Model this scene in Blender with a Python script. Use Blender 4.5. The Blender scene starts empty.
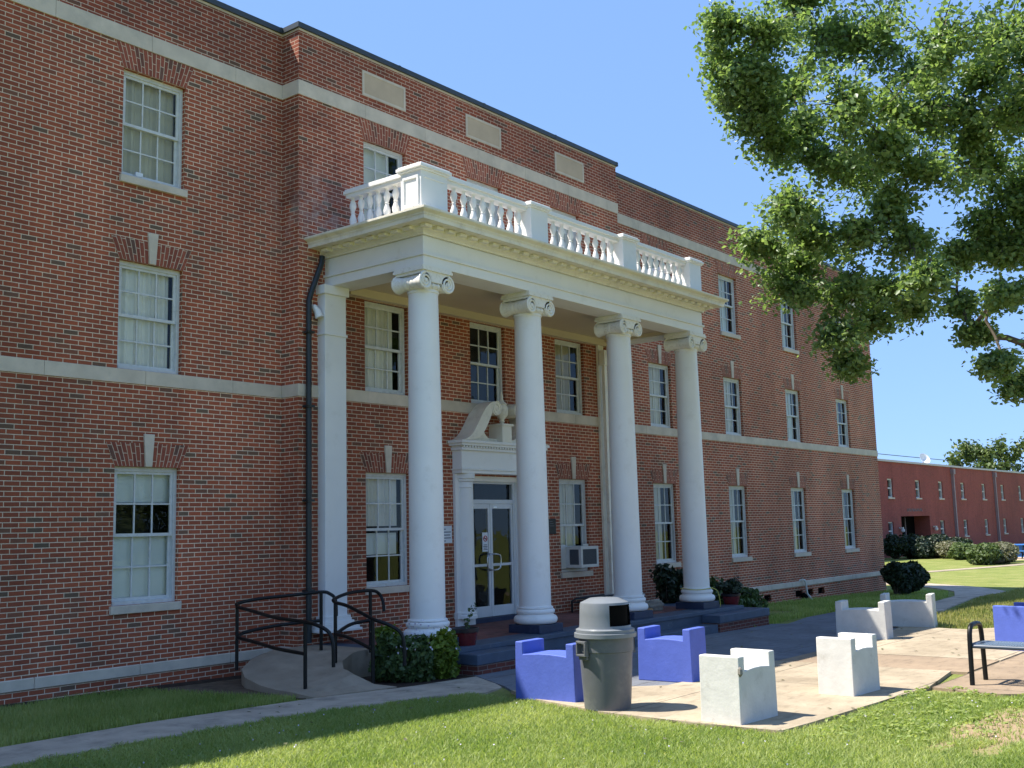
import bpy, bmesh, math, random
import numpy as np
from mathutils import Vector, Matrix
R = math.radians
C = bpy.context.scene.collection
scene = bpy.context.scene
random.seed(7); rng = np.random.default_rng(7)

# ------------------------------------------------------------------ camera, sky, sun, exposure
cam = bpy.data.objects.new('camera', bpy.data.cameras.new('camera')); C.objects.link(cam)
Fv, Rv, Uv = (Vector((0.77416, 0.61912, 0.13182)), Vector((0.62694, -0.77868, -0.02472)), Vector((0.08734, 0.10177, 0.99097)))
Uv = Rv.cross(Fv).normalized(); Rv = Fv.cross(Uv).normalized(); Fv.normalize()
m = Matrix.Identity(4)
for i in range(3):
    m[i][0] = Rv[i]; m[i][1] = Uv[i]; m[i][2] = -Fv[i]
m[0][3], m[1][3], m[2][3] = 0, 0, 2.1
cam.matrix_world = m
cam.data.sensor_width = 36; cam.data.lens = 38.213
cam.data.clip_start = 0.1; cam.data.clip_end = 3000
scene.camera = cam
SUN = Vector((-0.37, 0.50, 1.0)).normalized()          # direction towards the sun
el = math.asin(SUN.z); az = math.atan2(SUN.x, SUN.y)
world = bpy.data.worlds.new('World'); scene.world = world; world.use_nodes = True
wn = world.node_tree; wn.nodes.clear()
sky = wn.nodes.new('ShaderNodeTexSky'); sky.sky_type = 'NISHITA'; sky.sun_disc = False
sky.sun_elevation = el; sky.sun_rotation = az; sky.air_density = 0.9; sky.dust_density = 0.1; sky.ozone_density = 2.2; sky.altitude = 800
bg = wn.nodes.new('ShaderNodeBackground'); bg.inputs[1].default_value = 0.15
wo = wn.nodes.new('ShaderNodeOutputWorld')
gm = wn.nodes.new('ShaderNodeGamma'); gm.inputs[1].default_value = 0.3        # evens the sky out towards the horizon
tn = wn.nodes.new('ShaderNodeMix'); tn.data_type = 'RGBA'; tn.blend_type = 'MULTIPLY'; tn.inputs[0].default_value = 1; tn.inputs[7].default_value = (0.55, 0.84, 1.38, 1)
wn.links.new(sky.outputs[0], gm.inputs[0]); wn.links.new(gm.outputs[0], tn.inputs[6]); wn.links.new(tn.outputs[2], bg.inputs[0]); wn.links.new(bg.outputs[0], wo.inputs[0])
sun = bpy.data.objects.new('sun', bpy.data.lights.new('sun', 'SUN')); C.objects.link(sun)
sun.data.energy = 2.85; sun.data.angle = R(0.53); sun.data.color = (1.0, 0.95, 0.86)
sun.rotation_euler = SUN.to_track_quat('Z', 'Y').to_euler()
sun.location = (0, 0, 40)
scene.view_settings.view_transform = 'Standard'; scene.view_settings.look = 'None'
scene.view_settings.exposure = 1.8; scene.view_settings.gamma = 1

# ------------------------------------------------------------------ ground height
GX = [-60, 7, 11, 20, 29, 37.5, 60, 85, 120, 300]
GZ = [.3, .06, -.01, -.06, -.175, -.37, -.55, -.82, -1.24, -3.4]
def zg(x): return float(np.interp(x, GX, GZ))

# ------------------------------------------------------------------ materials
def nt(name):
    m = bpy.data.materials.new(name); m.use_nodes = True
    t = m.node_tree; b = t.nodes['Principled BSDF']
    return m, t, b
def node(t, typ, **kw):
    n = t.nodes.new(typ)
    for k, v in kw.items(): setattr(n, k, v)
    return n
def setin(n, **kw):
    for k, v in kw.items(): n.inputs[k].default_value = v
def math_(t, op, a, b=None, c=None):
    n = node(t, 'ShaderNodeMath', operation=op)
    for i, v in enumerate((a, b, c)):
        if v is None: continue
        if isinstance(v, (int, float)): n.inputs[i].default_value = v
        else: t.links.new(v, n.inputs[i])
    return n.outputs[0]
def mix(t, fac, a, b, blend='MIX'):
    n = node(t, 'ShaderNodeMix', data_type='RGBA', blend_type=blend)
    for i, v in ((0, fac), (6, a), (7, b)):
        if isinstance(v, (int, float)): n.inputs[i].default_value = v
        elif isinstance(v, tuple): n.inputs[i].default_value = (*v, 1) if len(v) == 3 else v
        else: t.links.new(v, n.inputs[i])
    return n.outputs[2]
def noise(t, scale, detail=3, vec=None, rough=0.55, dim='3D'):
    n = node(t, 'ShaderNodeTexNoise'); n.inputs['Scale'].default_value = scale; n.inputs['Detail'].default_value = detail
    n.inputs['Roughness'].default_value = rough
    if vec is not None: t.links.new(vec, n.inputs['Vector'])
    return n.outputs[0]
def ramp(t, fac, stops):
    n = node(t, 'ShaderNodeValToRGB'); e = n.color_ramp.elements
    while len(e) < len(stops): e.new(0.5)
    for i, (p, c) in enumerate(stops):
        e[i].position = p; e[i].color = (*c, 1) if len(c) == 3 else c
    t.links.new(fac, n.inputs[0]); return n.outputs[0]
def mapr(t, v, a, b, c, d):
    n = node(t, 'ShaderNodeMapRange'); t.links.new(v, n.inputs[0])
    for i, x in enumerate((a, b, c, d)): n.inputs[i+1].default_value = x
    return n.outputs[0]
def bump(t, b, h, strength=0.3, dist=0.02):
    n = node(t, 'ShaderNodeBump'); n.inputs['Strength'].default_value = strength; n.inputs['Distance'].default_value = dist
    t.links.new(h, n.inputs['Height']); t.links.new(n.outputs[0], b.inputs['Normal'])
def pos(t): return node(t, 'ShaderNodeNewGeometry').outputs['Position']
def scaled(t, v, s):
    n = node(t, 'ShaderNodeVectorMath', operation='MULTIPLY'); t.links.new(v, n.inputs[0]); n.inputs[1].default_value = s
    return n.outputs[0]

def brick_mat(name, c1, c2, dark, mortar, L=0.2127, H=0.0667, mj=0.0105, stain=0.25, pdark=0.1, efflo=False):
    m, t, b = nt(name)
    uv = node(t, 'ShaderNodeUVMap'); sep = node(t, 'ShaderNodeSeparateXYZ'); t.links.new(uv.outputs[0], sep.inputs[0])
    u, v = sep.outputs[0], sep.outputs[1]
    wob = math_(t, 'MULTIPLY', math_(t, 'SUBTRACT', noise(t, 3.0, 2, pos(t)), 0.5), 0.006)
    v = math_(t, 'ADD', v, wob)
    vr = math_(t, 'DIVIDE', v, H); row = math_(t, 'FLOOR', vr)
    off = math_(t, 'MULTIPLY', math_(t, 'FLOORED_MODULO', row, 2.0), 0.5)
    wn1 = node(t, 'ShaderNodeTexWhiteNoise', noise_dimensions='1D'); t.links.new(row, wn1.inputs['W'])
    off = math_(t, 'ADD', off, math_(t, 'MULTIPLY', wn1.outputs[0], 0.07))
    ur = math_(t, 'ADD', math_(t, 'DIVIDE', u, L), off); col = math_(t, 'FLOOR', ur)
    fu, fv = math_(t, 'FRACT', ur), math_(t, 'FRACT', vr)
    du = math_(t, 'MULTIPLY', math_(t, 'MINIMUM', fu, math_(t, 'SUBTRACT', 1.0, fu)), L)
    dv = math_(t, 'MULTIPLY', math_(t, 'MINIMUM', fv, math_(t, 'SUBTRACT', 1.0, fv)), H)
    edge = math_(t, 'MINIMUM', du, dv)
    mask = mapr(t, edge, mj*0.5-0.002, mj*0.5+0.0022, 0, 1)
    cv = node(t, 'ShaderNodeCombineXYZ'); t.links.new(col, cv.inputs[0]); t.links.new(row, cv.inputs[1])
    w = node(t, 'ShaderNodeTexWhiteNoise', noise_dimensions='2D'); t.links.new(cv.outputs[0], w.inputs['Vector'])
    sc = node(t, 'ShaderNodeSeparateColor'); t.links.new(w.outputs['Color'], sc.inputs[0])
    bc = mix(t, sc.outputs[0], c1, c2)
    isd = math_(t, 'GREATER_THAN', sc.outputs[1], 1-pdark)
    bc = mix(t, math_(t, 'MULTIPLY', isd, math_(t, 'MULTIPLY', sc.outputs[2], 0.9)), bc, dark)
    bc = mix(t, 0.55, bc, mapr_col(t, noise(t, 60, 4, pos(t)), 0.72, 1.28), 'MULTIPLY')
    fin = mix(t, mask, mix(t, 0.6, mortar, mapr_col(t, noise(t, 25, 3, pos(t)), 0.7, 1.25), 'MULTIPLY'), bc)
    big = noise(t, 0.55, 5, scaled(t, pos(t), (1, 1, 0.6)))
    fin = mix(t, 1.0, fin, mapr_col(t, big, 1-stain*1.4, 1+stain*1.2), 'MULTIPLY')
    streak = noise(t, 1.0, 6, scaled(t, pos(t), (2.6, 2.6, .22)), .6)
    fin = mix(t, mapr(t, streak, .52, .74, 0, .45), fin, mix(t, 1.0, fin, (.62, .60, .62), 'MULTIPLY'))
    blot = noise(t, .35, 3, pos(t)); fin = mix(t, mapr(t, blot, .5, .7, 0, .5), fin, mix(t, 1.0, fin, (.82, .92, .95), 'MULTIPLY'))
    if efflo:
        pp = node(t, 'ShaderNodeSeparateXYZ'); t.links.new(pos(t), pp.inputs[0])
        ax = mapr(t, math_(t, 'ABSOLUTE', math_(t, 'SUBTRACT', pp.outputs[0], 11.75)), 0.1, 0.95, 1, 0)
        azz = mapr(t, math_(t, 'ABSOLUTE', math_(t, 'SUBTRACT', pp.outputs[2], 7.35)), 0.1, 1.0, 1, 0)
        k = math_(t, 'MULTIPLY', math_(t, 'MULTIPLY', ax, azz), mapr(t, noise(t, 5, 5, pos(t)), 0.42, 0.68, 0, 1))
        fin = mix(t, math_(t, 'MULTIPLY', k, 0.75), fin, (.40, .34, .30))
        # re-laid, sooty parapet and the dark damp patch above the portico's left end
        up = mapr(t, math_(t, 'ADD', pp.outputs[2], math_(t, 'MULTIPLY', noise(t, .8, 4, pos(t)), .8)), 9.9, 10.15, 0, .55)
        fin = mix(t, up, fin, mix(t, 1.0, fin, (.60, .52, .58), 'MULTIPLY'))
        bx = mapr(t, math_(t, 'ABSOLUTE', math_(t, 'SUBTRACT', pp.outputs[0], 12.0)), .5, 1.6, 1, 0)
        bz = mapr(t, math_(t, 'ABSOLUTE', math_(t, 'SUBTRACT', pp.outputs[2], 8.2)), .6, 1.5, 1, 0)
        dk = math_(t, 'MULTIPLY', math_(t, 'MULTIPLY', bx, bz), mapr(t, noise(t, 2.2, 5, pos(t)), .38, .6, 0, .8))
        fin = mix(t, dk, fin, mix(t, 1.0, fin, (.5, .44, .48), 'MULTIPLY'))
    t.links.new(fin, b.inputs['Base Color']); setin(b, Roughness=0.88)
    b.inputs['Specular IOR Level'].default_value = 0.25
    bump(t, b, mask, 0.5, 0.006)
    return m
def mapr_col(t, v, lo, hi):
    n = mapr(t, v, 0.25, 0.75, lo, hi)
    c = node(t, 'ShaderNodeCombineColor')
    for i in range(3): t.links.new(n, c.inputs[i])
    return c.outputs[0]

def plain(name, col, rough=0.6, spec=0.4, var=0.12, vscale=6, metal=0.0, bmp=0.0, bscale=40, dirt=None, dscale=2.5, dlo=.55, dhi=.75):
    m, t, b = nt(name)
    c = mix(t, 1.0, col, mapr_col(t, noise(t, vscale, 5, pos(t)), 1-var, 1+var), 'MULTIPLY')
    if dirt is not None:
        c = mix(t, mapr(t, noise(t, dscale, 7, pos(t), 0.7), dlo, dhi, 0, 0.8), c, dirt)
    t.links.new(c, b.inputs['Base Color']); setin(b, Roughness=rough, Metallic=metal)
    b.inputs['Specular IOR Level'].default_value = spec
    if bmp: bump(t, b, noise(t, bscale, 4, pos(t)), bmp, 0.01)
    return m

M = {}
M['brick'] = brick_mat('red_brick', (.385, .10, .048), (.265, .074, .040), (.12, .095, .065), (.74, .565, .40), efflo=True, pdark=.13, mj=.0108)
M['brick_arch'] = brick_mat('arch_brick', (.34, .095, .055), (.22, .062, .04), (.12, .08, .06), (.6, .43, .3), pdark=.16)
M['brick_far'] = brick_mat('far_brick', (.32, .075, .055), (.25, .06, .045), (.2, .055, .04), (.33, .15, .12), mj=.008, stain=.12)
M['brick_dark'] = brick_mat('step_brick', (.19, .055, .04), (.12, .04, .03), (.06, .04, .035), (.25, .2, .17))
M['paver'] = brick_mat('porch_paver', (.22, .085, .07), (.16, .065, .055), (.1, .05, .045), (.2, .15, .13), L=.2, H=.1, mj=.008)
M['stone'] = plain('limestone', (.60, .51, .40), .85, .2, .14, 3, bmp=.15, dirt=(.38, .34, .28), dscale=1.6, dlo=.5, dhi=.8)
M['panel'] = plain('stone_panel', (.52, .40, .28), .85, .2, .1, 3)
M['white'] = plain('white_paint', (.82, .80, .76), .45, .4, .035, 2.0, bmp=.08, dirt=(.62, .585, .52), dscale=2.2, dlo=.56, dhi=.88)
M['trim'] = plain('trim_paint', (.82, .765, .64), .5, .35, .06, 2.0, bmp=.08, dirt=(.5, .44, .34), dscale=3.5, dlo=.5, dhi=.8)
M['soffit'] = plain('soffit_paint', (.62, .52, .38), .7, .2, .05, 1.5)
M['cap'] = plain('capital_paint', (.82, .79, .72), .55, .3, .08, 9, bmp=.25, bscale=30, dirt=(.42, .36, .27), dscale=9, dlo=.52, dhi=.75)
M['sash'] = plain('sash_paint', (.6, .6, .57), .5, .35, .1, 12, dirt=(.33, .31, .28), dscale=8, dlo=.55, dhi=.8)
M['coping'] = plain('dark_metal', (.035, .042, .045), .45, .5, .15, 4)
M['black'] = plain('black_paint', (.006, .0065, .007), .4, .3, .2, 14)
M['pipe'] = plain('downspout_paint', (.018, .025, .026), .45, .5, .2, 5)
M['hole'] = plain('void', (.004, .004, .004), .9, .05, 0)
M['concrete'] = plain('concrete', (.30, .265, .21), .9, .2, .18, 4, bmp=.25, bscale=50, dirt=(.17, .14, .105), dscale=2.2, dlo=.5, dhi=.78)
M['walk'] = plain('sidewalk_concrete', (.44, .365, .28), .9, .2, .2, 3, bmp=.3, bscale=50, dirt=(.13, .115, .095), dscale=2, dlo=.5, dhi=.75)
M['rampc'] = plain('ramp_concrete', (.36, .29, .21), .92, .15, .22, 6, bmp=.35, bscale=60, dirt=(.2, .16, .115), dscale=3, dlo=.48, dhi=.72)
M['bluestep'] = plain('blue_step_paint', (.06, .085, .125), .55, .35, .2, 5, dirt=(.2, .21, .22), dscale=7, dlo=.6, dhi=.78, bmp=.1)
M['darkblue'] = plain('dark_blue_paint', (.022, .034, .07), .5, .35, .15, 5, dirt=(.09, .1, .13), dscale=8, dlo=.58, dhi=.8)
M['blueblock'] = plain('blue_block_paint', (.085, .13, .46), .62, .3, .08, 6, bmp=.25, bscale=24, dirt=(.2, .24, .5), dscale=10, dlo=.66, dhi=.76)
M['whiteblock'] = plain('white_block_paint', (.60, .585, .54), .7, .25, .09, 5, bmp=.3, bscale=20, dirt=(.36, .33, .27), dscale=3.5, dlo=.56, dhi=.8)
M['grey_plastic'] = plain('grey_plastic', (.112, .117, .125), .42, .45, .08, 8, bmp=.06, dirt=(.24, .24, .22), dscale=3, dlo=.5, dhi=.85)
M['grey_lid'] = plain('grey_lid_plastic', (.175, .19, .205), .38, .45, .06, 8)
M['soil'] = plain('soil', (.055, .04, .03), .95, .1, .4, 9, bmp=.8, bscale=30)
M['dirt'] = plain('dry_dirt', (.13, .095, .065), .95, .1, .35, 7, bmp=.8, bscale=40)
M['bark'] = plain('bark', (.105, .085, .065), .9, .15, .4, 9, bmp=.8, bscale=20)
M['ac'] = plain('appliance_white', (.62, .61, .56), .45, .4, .05, 5)
M['fin'] = plain('coil_fin', (.10, .11, .12), .5, .4, .3, 60)
M['redpot'] = plain('red_glaze', (.12, .014, .014), .22, .6, .2, 5)
M['rim'] = plain('dark_glaze', (.02, .016, .018), .35, .5, .2, 5)
M['yellow'] = plain('yellow_rope', (.62, .55, .12), .7, .2, .1, 9)
M['tanrock'] = plain('tan_stone', (.36, .21, .09), .85, .2, .3, 9, bmp=.5)
M['greyrock'] = plain('grey_stone', (.22, .2, .17), .9, .2, .3, 9, bmp=.6)
M['curtain'] = plain('curtain_cloth', (.78, .75, .68), .9, .1, .12, 1.2)
M['blind'] = plain('blind_slats', (.74, .76, .72), .8, .1, .1, 1.2)
M['shade'] = plain('tan_shade', (.6, .55, .42), .9, .1, .12, 2)
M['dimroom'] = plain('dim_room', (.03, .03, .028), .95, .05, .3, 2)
M['doorframe'] = plain('door_frame_paint', (.62, .63, .63), .4, .4, .05, 6)
M['chrome'] = plain('door_metal', (.5, .5, .5), .25, .6, .05, 6, metal=.9)
M['sky_blue_plastic'] = plain('blue_coated_table', (.05, .2, .55), .5, .4, .05, 6)
M['paper'] = plain('paper', (.72, .74, .76), .8, .1, .03, 20)
M['ink'] = plain('ink', (.05, .06, .1), .8, .1, 0)
M['redink'] = plain('red_ink', (.55, .03, .03), .8, .1, 0)
M['farcoping'] = plain('pale_metal', (.5, .47, .44), .6, .4, .05, 3)
M['farpipe'] = plain('far_pipe', (.27, .2, .2), .6, .4, .1, 3)
M['sand'] = plain('sand', (.45, .33, .22), .95, .1, .1, 1)
M['roof'] = plain('roof_gravel', (.2, .19, .18), .95, .1, .2, 6)
M['flower'] = plain('flower_petals', (.55, .5, .6), .7, .2, .1, 20)

def glass_mat():
    m, t, b = nt('window_glass'); out = [n for n in t.nodes if n.type == 'OUTPUT_MATERIAL'][0]
    tr = node(t, 'ShaderNodeBsdfTransparent'); gl = node(t, 'ShaderNodeBsdfGlossy'); gl.inputs['Roughness'].default_value = 0.02
    gl.inputs['Color'].default_value = (.95, 1, 1, 1); tr.inputs['Color'].default_value = (.94, .96, .94, 1)
    fr = node(t, 'ShaderNodeFresnel'); fr.inputs['IOR'].default_value = 1.42
    nb = node(t, 'ShaderNodeBump'); nb.inputs['Strength'].default_value = .06; nb.inputs['Distance'].default_value = .05
    t.links.new(noise(t, 3, 2, pos(t)), nb.inputs['Height']); t.links.new(nb.outputs[0], gl.inputs['Normal'])
    ms = node(t, 'ShaderNodeMixShader')
    t.links.new(mapr(t, fr.outputs[0], 0, 1, 0.0, .8), ms.inputs[0]); t.links.new(tr.outputs[0], ms.inputs[1]); t.links.new(gl.outputs[0], ms.inputs[2])
    t.links.new(ms.outputs[0], out.inputs['Surface']); return m
M['glass'] = glass_mat()

def leaf_mat(name, a, b_, trans=0.35, rough=0.5, spec=0.4):
    m, t, b = nt(name); out = [n for n in t.nodes if n.type == 'OUTPUT_MATERIAL'][0]
    at = node(t, 'ShaderNodeAttribute', attribute_name='tint')
    c = mix(t, at.outputs['Fac'], a, b_)
    t.links.new(c, b.inputs['Base Color']); setin(b, Roughness=rough); b.inputs['Specular IOR Level'].default_value = spec
    tl = node(t, 'ShaderNodeBsdfTranslucent')
    c2 = mix(t, 1.0, c, (1.15, 1.2, .6), 'MULTIPLY'); t.links.new(c2, tl.inputs['Color'])
    ms = node(t, 'ShaderNodeMixShader'); ms.inputs[0].default_value = trans
    t.links.new(b.outputs[0], ms.inputs[1]); t.links.new(tl.outputs[0], ms.inputs[2]); t.links.new(ms.outputs[0], out.inputs['Surface'])
    return m
M['leaf'] = leaf_mat('oak_leaf', (.12, .20, .07), (.31, .40, .17), .52, .4, .5)
M['bushleaf'] = leaf_mat('bush_leaf', (.04, .075, .025), (.12, .18, .05), .25)
M['limeleaf'] = leaf_mat('lime_leaf', (.10, .16, .02), (.2, .26, .03), .3)
M['darkleaf'] = leaf_mat('yew_leaf', (.014, .028, .014), (.03, .05, .02), .15)
M['tanleaf'] = leaf_mat('dry_leaf', (.12, .13, .06), (.22, .2, .13), .25)
M['greenleaf'] = leaf_mat('hedge_leaf', (.06, .10, .025), (.13, .17, .05), .25)
M['grassblade'] = leaf_mat('grass_blade', (.22, .31, .075), (.46, .5, .2), .5, .55, .3)
M['dryblade'] = leaf_mat('dry_grass_blade', (.2, .23, .07), (.42, .37, .17), .45, .6, .2)

def grass_ground():
    m, t, b = nt('lawn_ground'); p = pos(t)
    c = ramp(t, noise(t, 0.8, 8, p, .7), [(.3, (.13, .17, .04)), (.5, (.215, .24, .065)), (.7, (.30, .285, .11))])
    c = mix(t, 0.8, c, mapr_col(t, noise(t, 45, 5, p, .7), .55, 1.4), 'MULTIPLY')
    # worn bare patch at the right front, a thing of the lawn itself
    s = node(t, 'ShaderNodeSeparateXYZ'); t.links.new(p, s.inputs[0])
    dx = math_(t, 'DIVIDE', math_(t, 'SUBTRACT', s.outputs[0], 11.9), 1.5); dy = math_(t, 'DIVIDE', math_(t, 'SUBTRACT', s.outputs[1], 3.25), .5)
    r = math_(t, 'SQRT', math_(t, 'ADD', math_(t, 'MULTIPLY', dx, dx), math_(t, 'MULTIPLY', dy, dy)))
    k = mapr(t, math_(t, 'ADD', r, math_(t, 'MULTIPLY', math_(t, 'SUBTRACT', noise(t, 3, 5, p), .5), 1.6)), .7, 1.2, 1, 0)
    c = mix(t, k, c, mix(t, noise(t, 9, 5, p), (.30, .2, .12), (.42, .32, .2)))
    t.links.new(c, b.inputs['Base Color']); setin(b, Roughness=.95); b.inputs['Specular IOR Level'].default_value = .1
    bump(t, b, noise(t, 60, 4, p), .8, .03); return m
M['lawn'] = grass_ground()

def slab_mat(name, c1, c2, jx, jy, jw=.012, x0=0., y0=0.):
    m, t, b = nt(name); p = pos(t); s = node(t, 'ShaderNodeSeparateXYZ'); t.links.new(p, s.inputs[0])
    c = ramp(t, noise(t, .9, 9, p, .68), [(.33, c2), (.62, c1)])
    c = mix(t, .5, c, mapr_col(t, noise(t, 38, 6, p, .7), .75, 1.2), 'MULTIPLY')
    st = mapr(t, noise(t, 3.1, 5, scaled(t, p, (1, 2.6, 1)), .6), .52, .72, 0, .6)
    c = mix(t, st, c, tuple(v*.62 for v in c2))
    w = math_(t, 'MULTIPLY', math_(t, 'SUBTRACT', noise(t, 2.5, 3, p), .5), .04)
    def dist(o, step, o0):
        f = math_(t, 'FRACT', math_(t, 'DIVIDE', math_(t, 'SUBTRACT', math_(t, 'ADD', o, w), o0), step))
        return math_(t, 'MULTIPLY', math_(t, 'MINIMUM', f, math_(t, 'SUBTRACT', 1.0, f)), step)
    e = math_(t, 'MINIMUM', dist(s.outputs[0], jx, x0), dist(s.outputs[1], jy, y0))
    k = mapr(t, e, jw*.4, jw*1.3, 1, 0)
    c = mix(t, math_(t, 'MULTIPLY', k, .75), c, (.07, .06, .045))
    t.links.new(c, b.inputs['Base Color']); setin(b, Roughness=.9); b.inputs['Specular IOR Level'].default_value = .2
    bump(t, b, math_(t, 'SUBTRACT', noise(t, 50, 4, p), math_(t, 'MULTIPLY', k, 2.0)), .3, .008)
    return m
M['pale_slab'] = slab_mat('pale_slab', (.425, .35, .25), (.28, .225, .155), 3.3, 2.15, x0=10.3, y0=4.8)
M['dark_slab'] = slab_mat('dark_slab', (.185, .195, .215), (.125, .13, .145), 3.3, 2.15, x0=10.3, y0=8.0)
M['brown_slab'] = slab_mat('brown_slab', (.335, .25, .17), (.24, .18, .125), 3.1, 2.6, x0=14.3, y0=2.1)

# ------------------------------------------------------------------ mesh builder
class MB:
    def __init__(s): s.v = []; s.f = []; s.m = []; s.uv = []
    def face(s, pts, mi=0, uv=None):
        i = len(s.v); s.v += [tuple(p) for p in pts]; s.f.append(tuple(range(i, i+len(pts)))); s.m.append(mi); s.uv.append(uv)
    def box(s, x0, x1, y0, y1, z0, z1, mi=0, skip=''):
        q = {'-x': ((x0, y1, z0), (x0, y0, z0), (x0, y0, z1), (x0, y1, z1)), '+x': ((x1, y0, z0), (x1, y1, z0), (x1, y1, z1), (x1, y0, z1)),
             '-y': ((x0, y0, z0), (x1, y0, z0), (x1, y0, z1), (x0, y0, z1)), '+y': ((x1, y1, z0), (x0, y1, z0), (x0, y1, z1), (x1, y1, z1)),
             '-z': ((x0, y1, z0), (x1, y1, z0), (x1, y0, z0), (x0, y0, z0)), '+z': ((x0, y0, z1), (x1, y0, z1), (x1, y1, z1), (x0, y1, z1))}
        for k, f in q.items():
            if k not in skip.split(): s.face(f, mi)
        return s
    def lathe(s, prof, c=(0, 0, 0), n=28, mi=0, cap=True, skip=None):
        rings = []
        for r, z in prof:
            i = len(s.v); rings.append(i)
            for k in range(n):
                a = 2*math.pi*k/n; s.v.append((c[0]+r*math.cos(a), c[1]+r*math.sin(a), c[2]+z))
        for j in range(len(prof)-1):
            for k in range(n):
                if skip and skip(j, k): continue
                k2 = (k+1) % n
                s.f.append((rings[j]+k, rings[j]+k2, rings[j+1]+k2, rings[j+1]+k)); s.m.append(mi); s.uv.append(None)
        if cap:
            s.f.append(tuple(rings[0]+k for k in reversed(range(n)))); s.m.append(mi); s.uv.append(None)
            s.f.append(tuple(rings[-1]+k for k in range(n))); s.m.append(mi); s.uv.append(None)
        return s
    def tube(s, pts, r, n=10, mi=0, closed=False):
        pts = [Vector(p) for p in pts]; rr = r if isinstance(r, (list, tuple)) else [r]*len(pts)
        rings = []; up = Vector((0.13, 0.21, 0.97)).normalized(); prev = None
        for i, p in enumerate(pts):
            a = pts[max(i-1, 0)]; b = pts[min(i+1, len(pts)-1)]; d = (b-a).normalized()
            if prev is None: u = d.cross(up if abs(d.dot(up)) < .95 else Vector((1, 0, 0))).normalized()
            else:
                u = prev - d*prev.dot(d); u = u.normalized() if u.length > 1e-6 else d.orthogonal().normalized()
            prev = u; w = d.cross(u); k0 = len(s.v); rings.append(k0)
            for k in range(n):
                t = 2*math.pi*k/n; s.v.append(tuple(p+(u*math.cos(t)+w*math.sin(t))*rr[i]))
        for j in range(len(pts)-1):
            for k in range(n):
                k2 = (k+1) % n; s.f.append((rings[j]+k, rings[j]+k2, rings[j+1]+k2, rings[j+1]+k)); s.m.append(mi); s.uv.append(None)
        s.f.append(tuple(rings[0]+k for k in reversed(range(n)))); s.m.append(mi); s.uv.append(None)
        s.f.append(tuple(rings[-1]+k for k in range(n))); s.m.append(mi); s.uv.append(None)
        return s
    def prism(s, outline, y0, y1, mi=0, side=0):
        # outline of (x, z) counter-clockwise seen from -y; extruded along y
        s.face([(x, y0, z) for x, z in outline], mi); s.face([(x, y1, z) for x, z in reversed(outline)], mi)
        n = len(outline)
        for i in range(n):
            (a, b), (c, d) = outline[i], outline[(i+1) % n]
            s.face([(a, y0, b), (a, y1, b), (c, y1, d), (c, y0, d)], side)
        return s
    def build(s, name, mats, parent=None, smooth=False, bevel=0, bseg=2, weld=False):
        me = bpy.data.meshes.new(name); me.from_pydata(s.v, [], s.f); me.update()
        if not isinstance(mats, (list, tuple)): mats = [mats]
        for x in mats: me.materials.append(x)
        me.polygons.foreach_set('material_index', s.m)
        uvl = me.uv_layers.new(name='UVMap')
        for p, uv in zip(me.polygons, s.uv):
            n = p.normal; ax = max(range(3), key=lambda i: abs(n[i]))
            for k, li in enumerate(p.loop_indices):
                if uv is not None: uvl.data[li].uv = uv[k]; continue
                c = me.vertices[me.loops[li].vertex_index].co
                uvl.data[li].uv = (c.x, c.z) if ax == 1 else ((c.y, c.z) if ax == 0 else (c.x, c.y))
        if smooth:
            me.polygons.foreach_set('use_smooth', [True]*len(me.polygons))
        o = bpy.data.objects.new(name, me); C.objects.link(o)
        if weld or bevel:
            bm = bmesh.new(); bm.from_mesh(me); bmesh.ops.remove_doubles(bm, verts=bm.verts, dist=1e-5)
            bmesh.ops.recalc_face_normals(bm, faces=bm.faces); bm.to_mesh(me); bm.free()
        if bevel:
            md = o.modifiers.new('bevel', 'BEVEL'); md.width = bevel; md.segments = bseg; md.limit_method = 'ANGLE'; md.angle_limit = R(35); md.harden_normals = False
        if smooth:
            try:
                for e in me.edges: pass
                me.set_sharp_from_angle(angle=R(38))
            except Exception: pass
        if parent: o.parent = parent
        return o
def tag(o, label=None, cat=None, group=None, kind=None):
    if label: o['label'] = label
    if cat: o['category'] = cat
    if group: o['group'] = group
    if kind: o['kind'] = kind
    return o
def thing(name, label, cat, loc=(0, 0, 0), rz=0, group=None):
    o = bpy.data.objects.new(name, None); C.objects.link(o); o.location = loc; o.rotation_euler = (0, 0, rz); o.empty_display_size = .2
    return tag(o, label, cat, group)
def copy_tree(o, parent=None):
    c = o.copy(); C.objects.link(c); c.parent = parent
    for ch in [x for x in bpy.data.objects if x.parent == o]: copy_tree(ch, c)
    return c
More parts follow.
